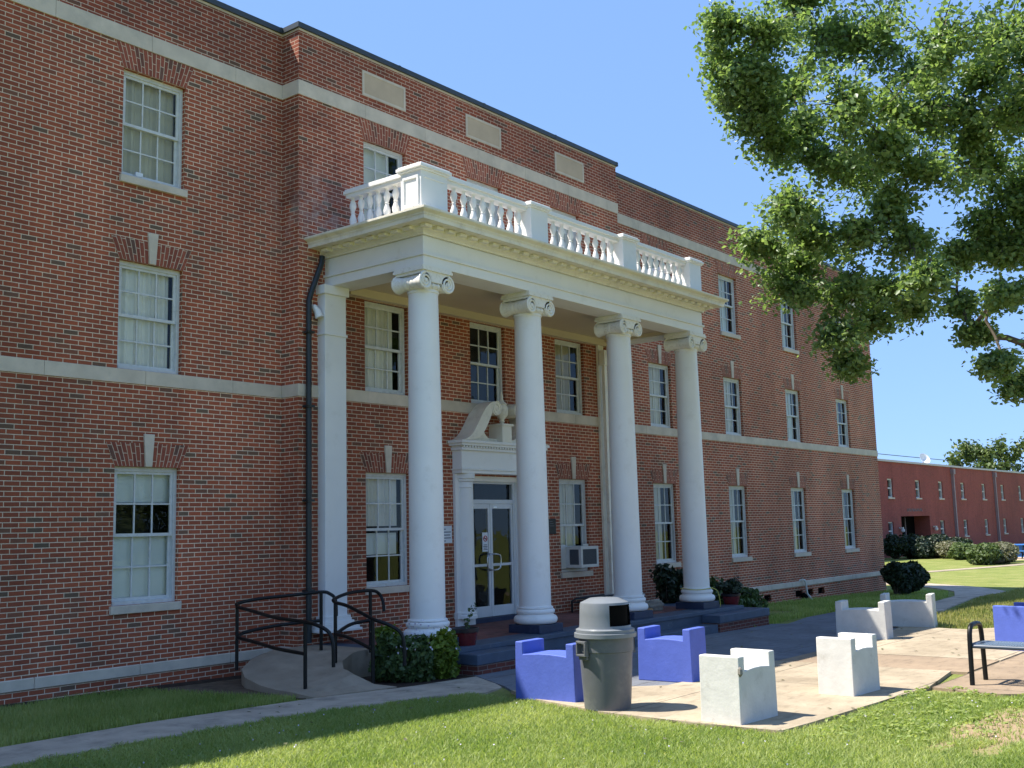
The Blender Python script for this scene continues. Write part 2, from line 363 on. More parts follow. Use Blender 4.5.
def cloud(name, P, N, size, mat, parent=None, tint=None, aspect=1.6, fold=True):
    """leaves: arrays of centres P, rough normals N -> one mesh of small folded leaves"""
    n = len(P); size = np.broadcast_to(size, (n,)).reshape(-1, 1)
    N = N/np.linalg.norm(N, axis=1, keepdims=True)
    A = np.cross(N, rng.normal(size=(n, 3))); A /= np.linalg.norm(A, axis=1, keepdims=True)+1e-9
    B = np.cross(N, A)
    a = A*size*aspect*.5; b = B*size*.5; c = N*size*.16
    V = np.stack([P-a, P+b*1.0+c, P+a, P-b+c], 1).reshape(-1, 3)
    me = bpy.data.meshes.new(name); me.vertices.add(4*n); me.vertices.foreach_set('co', V.astype(np.float32).ravel())
    idx = np.arange(4*n).reshape(-1, 4); tri = np.stack([idx[:, [0, 1, 2]], idx[:, [0, 2, 3]]], 1).reshape(-1)
    me.loops.add(len(tri)); me.loops.foreach_set('vertex_index', tri.astype(np.int32))
    me.polygons.add(2*n); me.polygons.foreach_set('loop_start', np.arange(0, 6*n, 3, dtype=np.int32)); me.polygons.foreach_set('loop_total', np.full(2*n, 3, np.int32))
    me.update(calc_edges=True); me.materials.append(mat)
    at = me.attributes.new('tint', 'FLOAT', 'POINT')
    t = np.clip(rng.normal(.45, .28, n), 0, 1) if tint is None else tint
    at.data.foreach_set('value', np.repeat(t, 4).astype(np.float32))
    o = bpy.data.objects.new(name, me); C.objects.link(o)
    if parent: o.parent = parent
    return o
def blades(name, xy, z, h, w, mat, kind='stuff', lean=.5):
    n = len(xy); ang = rng.uniform(0, 2*np.pi, n); d = np.stack([np.cos(ang), np.sin(ang)], 1)
    h = h*rng.uniform(.5, 1.25, n); w = np.full(n, w)*rng.uniform(.7, 1.3, n)
    la = rng.uniform(0, 2*np.pi, n); ln = rng.uniform(0, lean, n)*h
    base = np.column_stack([xy, z]); side = np.column_stack([d*w[:, None]*.5, np.zeros(n)])
    mid = base + np.column_stack([np.cos(la)*ln*.35, np.sin(la)*ln*.35, h*.55])
    tip = base + np.column_stack([np.cos(la)*ln, np.sin(la)*ln, h])
    V = np.stack([base-side, base+side, mid+side*.8, mid-side*.8, tip], 1).reshape(-1, 3)
    i = np.arange(n)*5
    tri = np.stack([i, i+1, i+2, i, i+2, i+3, i+3, i+2, i+4], 1).reshape(-1)
    me = bpy.data.meshes.new(name); me.vertices.add(5*n); me.vertices.foreach_set('co', V.astype(np.float32).ravel())
    me.loops.add(len(tri)); me.loops.foreach_set('vertex_index', tri.astype(np.int32))
    me.polygons.add(3*n); me.polygons.foreach_set('loop_start', np.arange(0, 9*n, 3, dtype=np.int32)); me.polygons.foreach_set('loop_total', np.full(3*n, 3, np.int32))
    me.update(calc_edges=True); me.materials.append(mat)
    at = me.attributes.new('tint', 'FLOAT', 'POINT'); X_, Y_ = xy[:, 0], xy[:, 1]
    pt = np.sin(X_*1.3+np.sin(Y_*1.9)*1.2)*.16+np.sin(X_*3.7-Y_*2.9+1)*.1+np.sin(X_*.6+Y_*4.3)*.1; t = np.clip(rng.normal(.45, .25, n)+pt, 0, 1)
    h = h; 
    at.data.foreach_set('value', np.repeat(t, 5).astype(np.float32))
    o = bpy.data.objects.new(name, me); C.objects.link(o); return o
def inpoly(x, y, poly):
    r = np.zeros(len(x), bool); n = len(poly)
    for i in range(n):
        (a, b), (c, d) = poly[i], poly[(i+1) % n]
        k = ((b > y) != (d > y)); r ^= k & (x < (c-a)*(y-b)/((d-b) if d != b else 1e-9)+a)
    return r
ZGN = lambda x: np.interp(x, GX, GZ)
def sheet(name, poly, off, mat, skirt=0.1, kind='structure'):
    """flat polygon laid on the sloping ground, with a skirt down at its edge"""
    bm = bmesh.new(); vs = [bm.verts.new((x, y, 0)) for x, y in poly]; bm.faces.new(vs)
    xs = [k for k in GX if min(p[0] for p in poly) < k < max(p[0] for p in poly)]
    for k in xs:
        bmesh.ops.bisect_plane(bm, geom=bm.verts[:]+bm.edges[:]+bm.faces[:], plane_co=(k, 0, 0), plane_no=(1, 0, 0), dist=1e-5)
    if skirt:
        be = [e for e in bm.edges if e.is_boundary]
        r = bmesh.ops.extrude_edge_only(bm, edges=be)
        low = set(v for v in r['geom'] if isinstance(v, bmesh.types.BMVert))
    else: low = set()
    for v in bm.verts: v.co.z = zg(v.co.x)+off-(skirt if v in low else 0)
    bmesh.ops.recalc_face_normals(bm, faces=bm.faces)
    if sum(f.normal.z for f in bm.faces) < 0: bmesh.ops.reverse_faces(bm, faces=bm.faces)
    me = bpy.data.meshes.new(name); bm.to_mesh(me); bm.free(); me.materials.append(mat)
    uvl = me.uv_layers.new(name='UVMap')
    for l in me.loops: c = me.vertices[l.vertex_index].co; uvl.data[l.index].uv = (c.x, c.y)
    o = bpy.data.objects.new(name, me); C.objects.link(o); tag(o, kind=kind); return o

# ------------------------------------------------------------------ ground, walks, paving
g = MB()
xs = [-400, -60, 7, 11, 20, 29, 37.5, 60, 85, 120, 300, 900]
for a, b in zip(xs[:-1], xs[1:]):
    for y0, y1 in ((-500, 0), (0, 30), (30, 900)):
        g.face([(a, y0, zg(a)), (b, y0, zg(b)), (b, y1, zg(b)), (a, y1, zg(a))])
tag(g.build('ground', M['lawn']), kind='structure')
sheet('soil_bed', [(-14, 13.45), (10.4, 13.5), (11.3, 13.35), (11.3, 13.79), (-14, 13.79)], .012, M['soil'], .03)
sheet('bare_dirt', [(8.3, 13.46), (8.6, 13.0), (9.0, 12.3), (9.1, 11.6), (9.35, 11.0), (9.5, 10.97), (9.7, 12.4), (10.3, 13.2), (10.4, 13.46)], .010, M['dirt'], .02)
sheet('planter_soil', [(10.15, 10.9), (10.9, 10.62), (12.19, 10.52), (12.19, 11.9), (10.7, 12.0)], .016, M['soil'], .03)
sheet('sidewalk', [(-20, 9.98), (6.2, 10.0), (8.6, 9.95), (10.3, 9.7), (11.0, 9.35), (11.5, 9.5), (12.25, 10.5), (10.9, 10.62), (9.4, 10.85), (7.2, 10.93), (-20, 10.95)], .022, M['walk'], .08)
pale = [(10.33, 4.95), (14.12, 4.73), (15.72, 4.96), (15.72, 5.97), (15.72, 7.55), (12.6, 7.6), (11.3, 8.9), (11.2, 9.1), (10.75, 8.35), (10.36, 7.1), (10.27, 5.85)]
sheet('pale_paving', pale, .045, M['pale_slab'], .12)
sheet('brown_paving', [(15.74, 4.75), (17.28, 4.75), (17.28, 7.55), (15.74, 7.55)], .038, M['brown_slab'], .1)
sheet('front_paving', [(14.15, 4.71), (14.0, 4.3), (13.97, 3.85), (14.1, 3.62), (15.5, 2.4), (17, -1), (30, -1), (30, 4.71)], .034, M['brown_slab'], .1)
sheet('far_paving', [(17.3, 4.73), (24, 4.73), (24.2, 5.6), (22.2, 6.6), (22.5, 8.6), (27.3, 8.7), (27, 9.6), (22, 7.9), (20, 7.55), (17.3, 7.55)], .042, M['pale_slab'], .12)
sheet('rear_paving', [(11.25, 9.12), (11.35, 8.93), (12.65, 7.63), (17.3, 7.58), (20, 7.58), (22, 7.93), (27, 9.63), (27, 10.9), (24, 10.7), (22.1, 10.3), (21.9, 10.6), (12.2, 10.6), (11.55, 9.5)], .030, M['dark_slab'], .1)
sheet('path', [(27.32, 8.72), (30, 9.2), (34.4, 10), (38.6, 10.2), (41, 11.7), (43.2, 14.2), (48.5, 21), (46.5, 21), (40.4, 13.3), (38.2, 11.75), (34.8, 10.7), (29.5, 9.9), (27.02, 10.9)], .03, M['walk'], .06)
sheet('lawn_path', [(40, 20.2), (54.7, 17.6), (60.3, 16.7), (90, 14), (90, 14.9), (60.5, 17.5), (55, 18.4), (40, 21)], .02, M['pale_slab'], .05)
sheet('sand_yard', [(73, 19.2), (110, 15), (110, 22), (79, 22.5)], .02, M['sand'], .05)

# ------------------------------------------------------------------ main building
Y0, YC = 13.8, 13.39
XL, CL, CE, XR = -14.0, 11.287, 20.83, 37.54
ZR = 10.43
bld = thing('college_building', 'long three-storey red brick building with a white columned portico and stone bands', 'building', (16, Y0, 0))
bld.location = (0, 0, 0)
W = 1.05
W1, W2, W3 = (1.18, 3.10), (4.482, 6.06), (7.31, 8.93)
cols_wing = [4.62, 8.876, 23.13, 26.97, 30.86, 34.69]
cols_c = [13.265, 16.01, 18.735]
def wall(mb, x0, x1, y, z0, z1, openings, depth=.13, mi=0):
    xs = sorted({x0, x1, *[v for o in openings for v in o[:2]]}); zs = sorted({z0, z1, *[v for o in openings for v in o[2:4]]})
    for a, b in zip(xs[:-1], xs[1:]):
        for c, d in zip(zs[:-1], zs[1:]):
            mx, mz = (a+b)/2, (c+d)/2
            if any(o[0] < mx < o[1] and o[2] < mz < o[3] for o in openings): continue
            mb.face([(a, y, c), (b, y, c), (b, y, d), (a, y, d)], mi)
    for a, b, c, d in [o[:4] for o in openings]:
        e = y+depth
        mb.face([(a, y, c), (a, y, d), (a, e, d), (a, e, c)], mi); mb.face([(b, y, c), (b, e, c), (b, e, d), (b, y, d)], mi)
        mb.face([(a, y, d), (b, y, d), (b, e, d), (a, e, d)], mi); mb.face([(a, y, c), (a, e, c), (b, e, c), (b, y, c)], mi)
wb = MB()
opL = [(x-W/2, x+W/2, *z) for x in cols_wing if x < 12 for z in (W1, W2, W3)]
opR = [(x-W/2, x+W/2, *z) for x in cols_wing if x > 12 for z in (W1, W2, W3)]
opC = [(x-.52, x+.52, *z) for x in cols_c for z in (W1, W2, W3) if not (x == 16.01 and z == W1)]
DOOR = (15.34, 16.92, .37, 3.1)
vents = [(28.2, 28.65), (30.25, 30.75), (31.0, 31.5), (31.85, 32.35)]
opR += [(a, b, -.09, .09) for a, b in vents]
wall(wb, XL, CL, Y0, -.5, ZR, opL); wall(wb, CE, XR, Y0, -.9, ZR, opR); wall(wb, CL, CE, YC, -.5, ZR, opC + [DOOR], depth=.16)
wb.face([(CL, Y0, -.5), (CL, YC, -.5), (CL, YC, ZR), (CL, Y0, ZR)]); wb.face([(CE, YC, -.5), (CE, Y0, -.5), (CE, Y0, ZR), (CE, YC, ZR)])
wb.face([(XR, Y0, -.9), (XR, 28, -.9), (XR, 28, ZR), (XR, Y0, ZR)]); wb.face([(XL, 28, -.5), (XL, Y0, -.5), (XL, Y0, ZR), (XL, 28, ZR)])
wb.face([(XR, 28, -.9), (XL, 28, -.9), (XL, 28, ZR), (XR, 28, ZR)])
wb.build('wall', M['brick'], bld)
# inner rooms behind the openings (so windows are not see-through to the sky)
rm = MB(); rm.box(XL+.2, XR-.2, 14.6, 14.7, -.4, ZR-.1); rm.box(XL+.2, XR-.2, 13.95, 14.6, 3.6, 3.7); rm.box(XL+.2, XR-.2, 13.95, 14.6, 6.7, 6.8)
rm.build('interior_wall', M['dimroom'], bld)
rf = MB(); rf.box(XL+.1, XR-.1, Y0+.3, 27.8, ZR-.5, ZR-.42); rf.box(CL+.2, CE-.2, YC+.3, Y0+.3, ZR-.5, ZR-.42)
rf.build('roof', M['roof'], bld)
def band(mb, z0, z1, p, segs=True, gaps=()):
    """stone course following wing, return and centre"""
    def run(a, b, y):
        x = a
        while x < b-1e-6:
            e = min(b, x+1.52)
            mb.box(x+.002, e-.002, y-p, y+.03, z0, z1); x = e
    run(XL, CL-p, Y0); run(CL-p, CE+p, YC); run(CE+p, XR+p, Y0)
    mb.box(CL-p, CL+.03, YC+.03, Y0+.03, z0, z1); mb.box(CE-.03, CE+p, YC+.03, Y0+.03, z0, z1)
    mb.box(XR-.03, XR+p, Y0+.03, 28, z0, z1)
for nm, z0, z1, p in (('stone_course', 4.28, 4.478, .018), ('stone_course', 9.312, 9.562, .02)):
    q = MB(); band(q, z0, z1, p); q.build(nm, M['stone'], bld, bevel=.003, bseg=1)
p = .03
for a, b, y in ((XL, CL-p, Y0), (CE+p, XR+p, Y0)):
    x = a; q = MB()
    if a > 0: q.box(CE-.03, CE+p, YC+.03, Y0+.03, .213, .36); q.box(XR-.03, XR+p, Y0+.03, 28, .213, .36)
    else: q.box(CL-p, CL+.03, YC+.03, Y0+.03, .213, .36); q.box(CL-p, 11.6, YC-p, YC+.03, .213, .36)
    while x < b-1e-6:
        e = min(b, x+1.52); q.box(x+.002, e-.002, y-p, y+.03, .213, .36); x = e
    q.build('base_course', M['stone'], bld, bevel=.01, bseg=1)
# coping: thin mortar strip and dark metal edge
def ring_run(mb, p, z0, z1, back=.35):
    mb.box(XL-p, CL-p, Y0-p, Y0+back, z0, z1); mb.box(CL-p, CE+p, YC-p, Y0+back, z0, z1); mb.box(CE+p, XR+p, Y0-p, Y0+back, z0, z1)
    mb.box(XR-back, XR+p, Y0+back, 28+p, z0, z1); mb.box(XL-p, XL+back, Y0+back, 28+p, z0, z1)
q = MB(); ring_run(q, .012, ZR, ZR+.035); q.build('coping_bed', M['stone'], bld)
q = MB(); ring_run(q, .05, ZR+.036, ZR+.125)
for k in range(22):
    x = XL+1.2+k*2.4
    y = YC if CL < x < CE else Y0
    q.box(x, x+.05, y-.055, y+.3, ZR+.034, ZR+.13)
q.build('roof_coping', M['coping'], bld)

# jack arches and keystones
def arch(xc, y, zt, h=.335, w=W, key=True, parent=bld):
    a = MB(); b0, t0 = w/2+.005, w/2+.145; n = 12; yy = y-.006
    def uvf(s_, z): return ((z-zt), s_*1.25*(1))
    for i in range(n):
        s0, s1 = i/n, (i+1)/n
        xb0, xb1 = xc-b0+2*b0*s0, xc-b0+2*b0*s1; xt0, xt1 = xc-t0+2*t0*s0, xc-t0+2*t0*s1
        u0, u1 = s0*2*(b0+.07), s1*2*(b0+.07)
        a.face([(xb0, yy, zt+.004), (xb1, yy, zt+.004), (xt1, yy, zt+h), (xt0, yy, zt+h)], 0, [(zt, u0), (zt, u1), (zt+h, u1), (zt+h, u0)])
    a.face([(xc-t0, yy, zt+h), (xc+t0, yy, zt+h), (xc+t0, y+.002, zt+h), (xc-t0, y+.002, zt+h)])
    a.face([(xc-b0, yy, zt+.004), (xc-t0, yy, zt+h), (xc-t0, y+.002, zt+h), (xc-b0, y+.002, zt+.004)])
    a.face([(xc+b0, yy, zt+.004), (xc+b0, y+.002, zt+.004), (xc+t0, y+.002, zt+h), (xc+t0, yy, zt+h)])
    a.face([(xc-b0, yy, zt+.004), (xc-b0, y+.002, zt+.004), (xc+b0, y+.002, zt+.004), (xc+b0, yy, zt+.004)])
    a.build('jack_arch', M['brick_arch'], parent)
    if key:
        k = MB(); k.prism([(xc-.052, zt+.003), (xc+.052, zt+.003), (xc+.085, zt+.47), (xc-.085, zt+.47)], y-.03, y+.01)
        k.build('keystone', M['stone'], parent, bevel=.004, bseg=1)
for x in cols_wing:
    arch(x, Y0, W1[1]); arch(x, Y0, W2[1]); arch(x, Y0, W3[1], .378, key=False)
for x in cols_c:
    if x != 16.01: arch(x, YC, W1[1], w=1.04)
    arch(x, YC, W3[1], .378, w=1.04, key=False)

# windows: frame and both sashes are one mesh; panes and curtain are sub-parts
def window_mesh(w, h):
    f = MB(); d0 = .075
    f.box(0, .05, d0, d0+.09, 0, h); f.box(w-.05, w, d0, d0+.09, 0, h); f.box(.05, w-.05, d0, d0+.09, h-.06, h); f.box(.05, w-.05, d0-.01, d0+.09, 0, .05)
    hm = h*.5
    for (z0, z1, y) in ((hm-.02, h-.06, d0+.02), (.05, hm+.02, d0+.055)):
        x0, x1 = .05, w-.05
        f.box(x0, x0+.045, y, y+.03, z0, z1); f.box(x1-.045, x1, y, y+.03, z0, z1)
        f.box(x0+.045, x1-.045, y, y+.03, z1-.04, z1); f.box(x0+.045, x1-.045, y, y+.03, z0, z0+.045)
        iw = (x1-x0-.09)
        for k in (1, 2):
            xm = x0+.045+iw*k/3; f.box(xm-.011, xm+.011, y+.004, y+.026, z0+.045, z1-.04)
        zm = (z0+z1)/2; f.box(x0+.045, x1-.045, y+.002, y+.028, zm-.011, zm+.011)
    return f
def pane_mesh(w, h):
    f = MB(); d0 = .075; hm = h*.5
    f.face([(.06, d0+.036, hm), (w-.06, d0+.036, hm), (w-.06, d0+.036, h-.07), (.06, d0+.036, h-.07)])
    f.face([(.06, d0+.071, .06), (w-.06, d0+.071, .06), (w-.06, d0+.071, hm+.01), (.06, d0+.071, hm+.01)])
    return f
def curtain_mesh(x0, x1, z0, z1, amp=.02, n=26, y=.23):
    f = MB(); P = []
    ph = random.random()*6
    for i in range(n+1):
        x = x0+(x1-x0)*i/n; P.append((x, y+amp*math.sin(i*1.7+ph)+amp*.5*math.sin(i*.63)))
    for (a, b), (c, d) in zip(P[:-1], P[1:]): f.face([(a, b, z0), (c, d, z0), (c, d, z1), (a, b, z1)])
    return f
protos = {}
def window(xc, y, z, w, style, sill=True):
    h = z[1]-z[0]; key = (round(h, 3), round(w, 3))
    if key not in protos:
        f = window_mesh(w, h).build('window', M['sash']); p_ = pane_mesh(w, h).build('pane', M['glass'])
        protos[key] = (f.data, p_.data); bpy.data.objects.remove(f); bpy.data.objects.remove(p_)
    a = bpy.data.objects.new('window', protos[key][0]); C.objects.link(a); a.parent = bld; a.location = (xc-w/2, y, z[0])
    b = bpy.data.objects.new('pane', protos[key][1]); C.objects.link(b); b.parent = a
    for (u0, u1, v0, v1, mt) in style:
        amp = .022 if mt in ('curtain', 'shade') else .001
        curtain_mesh(.04+(w-.08)*u0, .04+(w-.08)*u1, h*v0+.02, h*v1-.02, amp, 26 if amp > .01 else 1, .2+(.03 if mt == 'shade' else 0)).build('curtain' if amp > .01 else 'blind', M[mt], a)
    if sill:
        s_ = MB().box(xc-w/2-.035, xc+w/2+.035, y-.05, y+.08, z[0]-.115, z[0]-.002); s_.build('sill', M['stone'], bld, bevel=.006, bseg=1)
    return a
full = [(0, 1, 0, 1, 'curtain')]; sh = [(0, 1, 0, 1, 'shade')]
lr = [(0, .68, 0, 1, 'curtain')]
styles = {
 (4.62, 0): full, (4.62, 1): full, (4.62, 2): sh,
 (8.876, 0): [(0, 1, 0, .5, 'blind'), (0, 1, .73, 1, 'blind')], (8.876, 1): [(0, .93, 0, 1, 'curtain')], (8.876, 2): [(0, 1, .02, 1, 'shade')],
 (23.13, 0): [(0, .6, 0, 1, 'curtain')], (23.13, 1): [(0, .78, 0, 1, 'curtain')], (23.13, 2): full,
 (26.97, 0): [(0, .62, 0, 1, 'curtain')], (26.97, 1): [(0, .72, .0, 1, 'curtain')], (26.97, 2): [(0, .7, 0, 1, 'blind')],
 (30.86, 0): [(0, .58, 0, 1, 'curtain')], (30.86, 1): [(0, .74, 0, 1, 'blind')], (30.86, 2): [(0, .66, 0, 1, 'blind')],
 (34.69, 0): [(0, .55, .0, 1, 'curtain')], (34.69, 1): [(0, .6, 0, 1, 'blind')], (34.69, 2): [(0, .5, .3, 1, 'blind')]}
for x in cols_wing:
    for k, z in enumerate((W1, W2, W3)): window(x, Y0, z, W, styles[(x, k)], sill=(k != 1))
cst = {(13.265, 0): [(0, .92, .52, 1, 'curtain'), (0, .9, .27, .48, 'blind')], (13.265, 1): [(0, .85, 0, 1, 'curtain')], (13.265, 2): [(0, .8, 0, 1, 'blind')],
       (16.01, 1): [(0, .75, .0, 1, 'dimroom')], (16.01, 2): full, (18.735, 0): [(0, .8, 0, 1, 'curtain')], (18.735, 1): [(.1, .8, 0, 1, 'shade')], (18.735, 2): full}
for (x, k), st in cst.items(): window(x, YC, (W1, W2, W3)[k], 1.04, st, sill=(k != 1))
# crumpled paper on the sill of the upper left window
mb = MB().box(8.62, 8.74, Y0+.06, Y0+.1, W3[0]+.05, W3[0]+.12); tag(mb.build('paper_note', M['paper'], bevel=.01), 'small white paper lying inside the sash of the top left window', 'paper')

# stone panels in the parapet of the centre
for a, b in ((12.72, 13.80), (15.49, 16.57), (18.42, 19.50)):
    q = MB(); z0, z1 = 9.74, 10.2
    q.box(a, b, YC-.014, YC+.02, z0, z0+.045); q.box(a, b, YC-.014, YC+.02, z1-.045, z1); q.box(a, a+.045, YC-.0142, YC+.02, z0+.045, z1-.045); q.box(b-.045, b, YC-.0142, YC+.02, z0+.045, z1-.045)
    q.box(a+.045, b-.045, YC-.006, YC+.02, z0+.045, z1-.045, 1)
    q.build('stone_panel', [M['stone'], M['panel']], bld)
# foundation vents
for a, b in vents:
    q = MB(); q.box(a, b, Y0+.1, Y0+.14, -.09, .09)
    for k in range(5): q.box(a+.01, b-.01, Y0+.02, Y0+.05, -.075+k*.035, -.065+k*.035)
    q.build('foundation_vent', M['hole'], bld)

# ------------------------------------------------------------------ portico (parts of the building)
PF, XA, XB = 11.14, 11.84, 20.54           # entablature front face, left, right
colx = [12.12, 14.76, 17.64, 20.25]; CY = 11.42
e = MB()
def uring(mb, o, z0, z1, mi=0, inner=None):
    """three-sided box course: outer offset o"""
    t = inner if inner is not None else .5
    x0, x1, yf = XA-o, XB+o, PF-o
    mb.box(x0, x1, yf, PF+t, z0, z1, mi)
    mb.box(x0, XA+t, PF+t, YC, z0, z1, mi); mb.box(XB-t, x1, PF+t, YC, z0, z1, mi)
uring(e, 0, 6.13, 6.285); uring(e, .03, 6.285, 6.325); uring(e, -.01, 6.325, 6.60)
e.build('architrave', M['white'], bld, bevel=.004, bseg=1)
def mould(mb, prof):
    """mitred moulding run round the three free sides of the portico; prof = (offset, z) from bottom to top"""
    for (o0, z0), (o1, z1) in zip(prof[:-1], prof[1:]):
        P = lambda o, z: [(XA-o, YC, z), (XA-o, PF-o, z), (XB+o, PF-o, z), (XB+o, YC, z)]
        A, B = P(o0, z0), P(o1, z1)
        for k in range(3): mb.face([A[k], A[k+1], B[k+1], B[k]])
c = MB()
cy = [(.395+.03*math.sin((k/8-.5)*math.pi)-.012*math.sin(k/8*2*math.pi), 6.80+.075*k/8) for k in range(9)]
mould(c, [(0, 6.60), (.03, 6.605), (.03, 6.625), (.045, 6.64), (.07, 6.655), (.10, 6.665), (.10, 6.72), (.16, 6.722), (.16, 6.728), (.335, 6.73), (.335, 6.725), (.35, 6.725), (.35, 6.79), (.36, 6.79), (.36, 6.80)]+cy+[(.43, 6.875), (.43, 6.893), (.3, 6.897)])
c.box(XA+.02, XB-.02, PF+.02, YC, 6.60, 6.88)
c.build('cornice', M['trim'], bld)
dn = MB()
x = XA-.16
while x < XB+.1: dn.box(x, x+.15, PF-.20, PF-.095, 6.672, 6.7215); x += .268
y = PF+.09
while y < YC-.15: dn.box(XA-.20, XA-.095, y, y+.15, 6.672, 6.7215); dn.box(XB+.095, XB+.20, y, y+.15, 6.672, 6.7215); y += .268
dn.box(XA-.104, XB+.104, PF-.104, PF-.09, 6.7, 6.7212)
dn.build('dentil_course', M['trim'], bld, bevel=.004, bseg=1)
rp = MB(); rp.box(XA-.36, XB+.36, PF-.36, YC, 6.881, 6.896); rp.build('portico_roof', M['white'], bld)
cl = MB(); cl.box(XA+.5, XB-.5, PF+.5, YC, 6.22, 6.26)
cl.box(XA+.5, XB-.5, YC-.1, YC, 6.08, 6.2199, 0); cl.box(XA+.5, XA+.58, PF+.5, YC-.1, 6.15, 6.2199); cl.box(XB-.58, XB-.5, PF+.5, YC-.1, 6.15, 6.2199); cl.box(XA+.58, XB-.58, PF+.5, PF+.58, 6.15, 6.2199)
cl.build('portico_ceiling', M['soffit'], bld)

def spiral(mb, cx, cz, y, r, sgn, side, n=40, th=.022, turns=2.2):
    pts = []
    for i in range(n+1):
        t = i/n; a = math.pi/2 + sgn*(-t*turns*2*math.pi); rad = r*(1-t)**.8+.012
        pts.append((cx+math.cos(a)*rad, y, cz+math.sin(a)*rad))
    mb.tube(pts, [th*(1-.45*i/n) for i in range(n+1)], 6)
def column(xc, yc):
    zb = .51
    shaft = MB(); prof = []
    zt = 5.74
    for i in range(15):
        t = i/14; r = .268-.036*(t**1.7); prof.append((r, .80+(zt-.80)*t))
    prof = [(.30, .765), (.30, .785), (.276, .80)] + prof + [(.245, zt), (.25, zt+.02), (.245, zt+.04), (.235, zt+.05)]
    sh_ = shaft.lathe(prof, (xc, yc, 0), 40).build('column', M['white'], bld, smooth=True)
    b = MB(); bp = []
    for a in range(9): t = math.pi*a/8; bp.append((.315+.055*math.sin(t), .515+.068*(1-math.cos(t))))
    bp += [(.315, .655), (.298, .675)]
    for a in range(7): t = math.pi*a/6; bp.append((.298+.032*math.sin(t), .675+.042*(1-math.cos(t))))
    b.lathe([(0.02, .512)]+bp+[(.05, .762)], (xc, yc, 0), 40).build('column_base', M['white'], sh_, smooth=True)
    MB().box(xc-.33, xc+.33, yc-.33, yc+.33, .37, .51).build('column_plinth', M['darkblue'], sh_, bevel=.012)
    # Ionic capital
    k = MB(); vr = .135; vx = .255; vz = 5.885
    for s_ in (-1, 1):
        # bolster between the front and back volutes, waisted
        pts, rr = [], []
        for i in range(17):
            t = i/16; yy = yc-.29+.58*t; w_ = abs(2*t-1)
            r_ = vr*(.66+.34*w_**1.5)
            if i in (6, 10): r_ *= 1.12
            if i == 8: r_ *= 1.16
            pts.append((xc+s_*vx, yy, vz)); rr.append(r_)
        k.tube(pts, rr, 22)
        for yy in (yc-.295, yc+.295): spiral(k, xc+s_*vx, vz, yy, vr*.9, s_, s_)
        for yy in (yc-.3, yc+.3): k.lathe([(.02, -.02), (.02, .02)], (xc+s_*vx, yy, vz), 8)
    for yy0, yy1 in ((yc-.29, yc-.24), (yc+.24, yc+.29)): k.box(xc-vx, xc+vx, yy0, yy1, vz+.0, vz+.125)
    k.box(xc-vx, xc+vx, yc-.24, yc+.24, vz+.02, vz+.12)
    # egg and dart ring under the canalis
    k.lathe([(.232, -.06), (.27, -.03), (.285, .0), (.25, .04)], (xc, yc, 5.84), 36)
    for j in range(14):
        a = 2*math.pi*j/14; k.lathe([(.006, -.045), (.028, -.02), (.03, .01), (.012, .035)], (xc+math.cos(a)*.27, yc+math.sin(a)*.27, 5.84), 8)
    k.box(xc-.31, xc+.31, yc-.29, yc+.29, 6.01, 6.05); k.box(xc-.34, xc+.34, yc-.32, yc+.32, 6.05, 6.09); k.box(xc-.33, xc+.33, yc-.31, yc+.31, 6.09, 6.129)
    k.build('capital', M['cap'], sh_, smooth=True)
for x in colx: column(x, CY)
# wall pilasters
for x0, x1 in ((11.69, 12.15), (20.2, 20.66)):
    pz = YC-.18
    q = MB(); q.box(x0, x1, pz, YC, .62, 6.13); q.box(x0-.02, x1+.02, pz-.02, YC, 5.3, 5.34); q.box(x0-.04, x1+.04, pz-.04, YC, 5.98, 6.128)
    q.box(x0-.04, x1+.04, pz-.04, YC, .76, .80)
    for i in range(5): o_ = .05+.03*i; q.box(x0-o_, x1+o_, pz-o_, YC, .72-.04*i-.0, .76-.04*i)
    q.build('pilaster', M['white'], bld, bevel=.004, bseg=1)

# balustrade
BZ = 6.895
def pedestal(x0, x1, y0, y1, panel=False):
    q = MB(); q.box(x0-.025, x1+.025, y0-.025, y1+.025, BZ, BZ+.1); q.box(x0, x1, y0, y1, BZ+.1, 7.61)
    q.box(x0-.03, x1+.03, y0-.03, y1+.03, 7.61, 7.64); q.box(x0-.055, x1+.055, y0-.055, y1+.055, 7.64, 7.69); q.box(x0-.03, x1+.03, y0-.03, y1+.03, 7.69, 7.715)
    if panel:
        for a, b, c_, d in ((y0+.05, y1-.05, 7.05, 7.09), (y0+.05, y1-.05, 7.49, 7.53), (y0+.05, y0+.09, 7.09, 7.49), (y1-.09, y1-.05, 7.09, 7.49)): q.box(x0-.02, x0+.001, a, b, c_, d)
        for a, b, c_, d in ((x0+.06, x1-.06, 7.05, 7.08), (x0+.06, x1-.06, 7.49, 7.52)): q.box(a, b, y0-.012, y0+.001, c_, d)
    q.build('pedestal', M['white'], bld, bevel=.005, bseg=1)
PY0, PY1 = 11.08, 11.46
peds = [(11.75, 12.35), (14.5, 14.98), (17.4, 17.88), (19.98, 20.46)]
for i, (a, b) in enumerate(peds): pedestal(a, b, PY0, PY1+(.06 if i == 0 else 0), i == 0)
rl = MB()
yr0, yr1 = 11.17, 11.37
for (a, b) in ((12.35, 14.5), (14.98, 17.4), (17.88, 19.98)):
    rl.box(a, b, yr0, yr1, 7.56, 7.62); rl.box(a, b, yr0-.03, yr1+.03, 7.62, 7.67); rl.box(a, b, yr0-.015, yr1+.015, 7.67, 7.70); rl.box(a, b, yr0+.02, yr1-.02, BZ, BZ+.08)
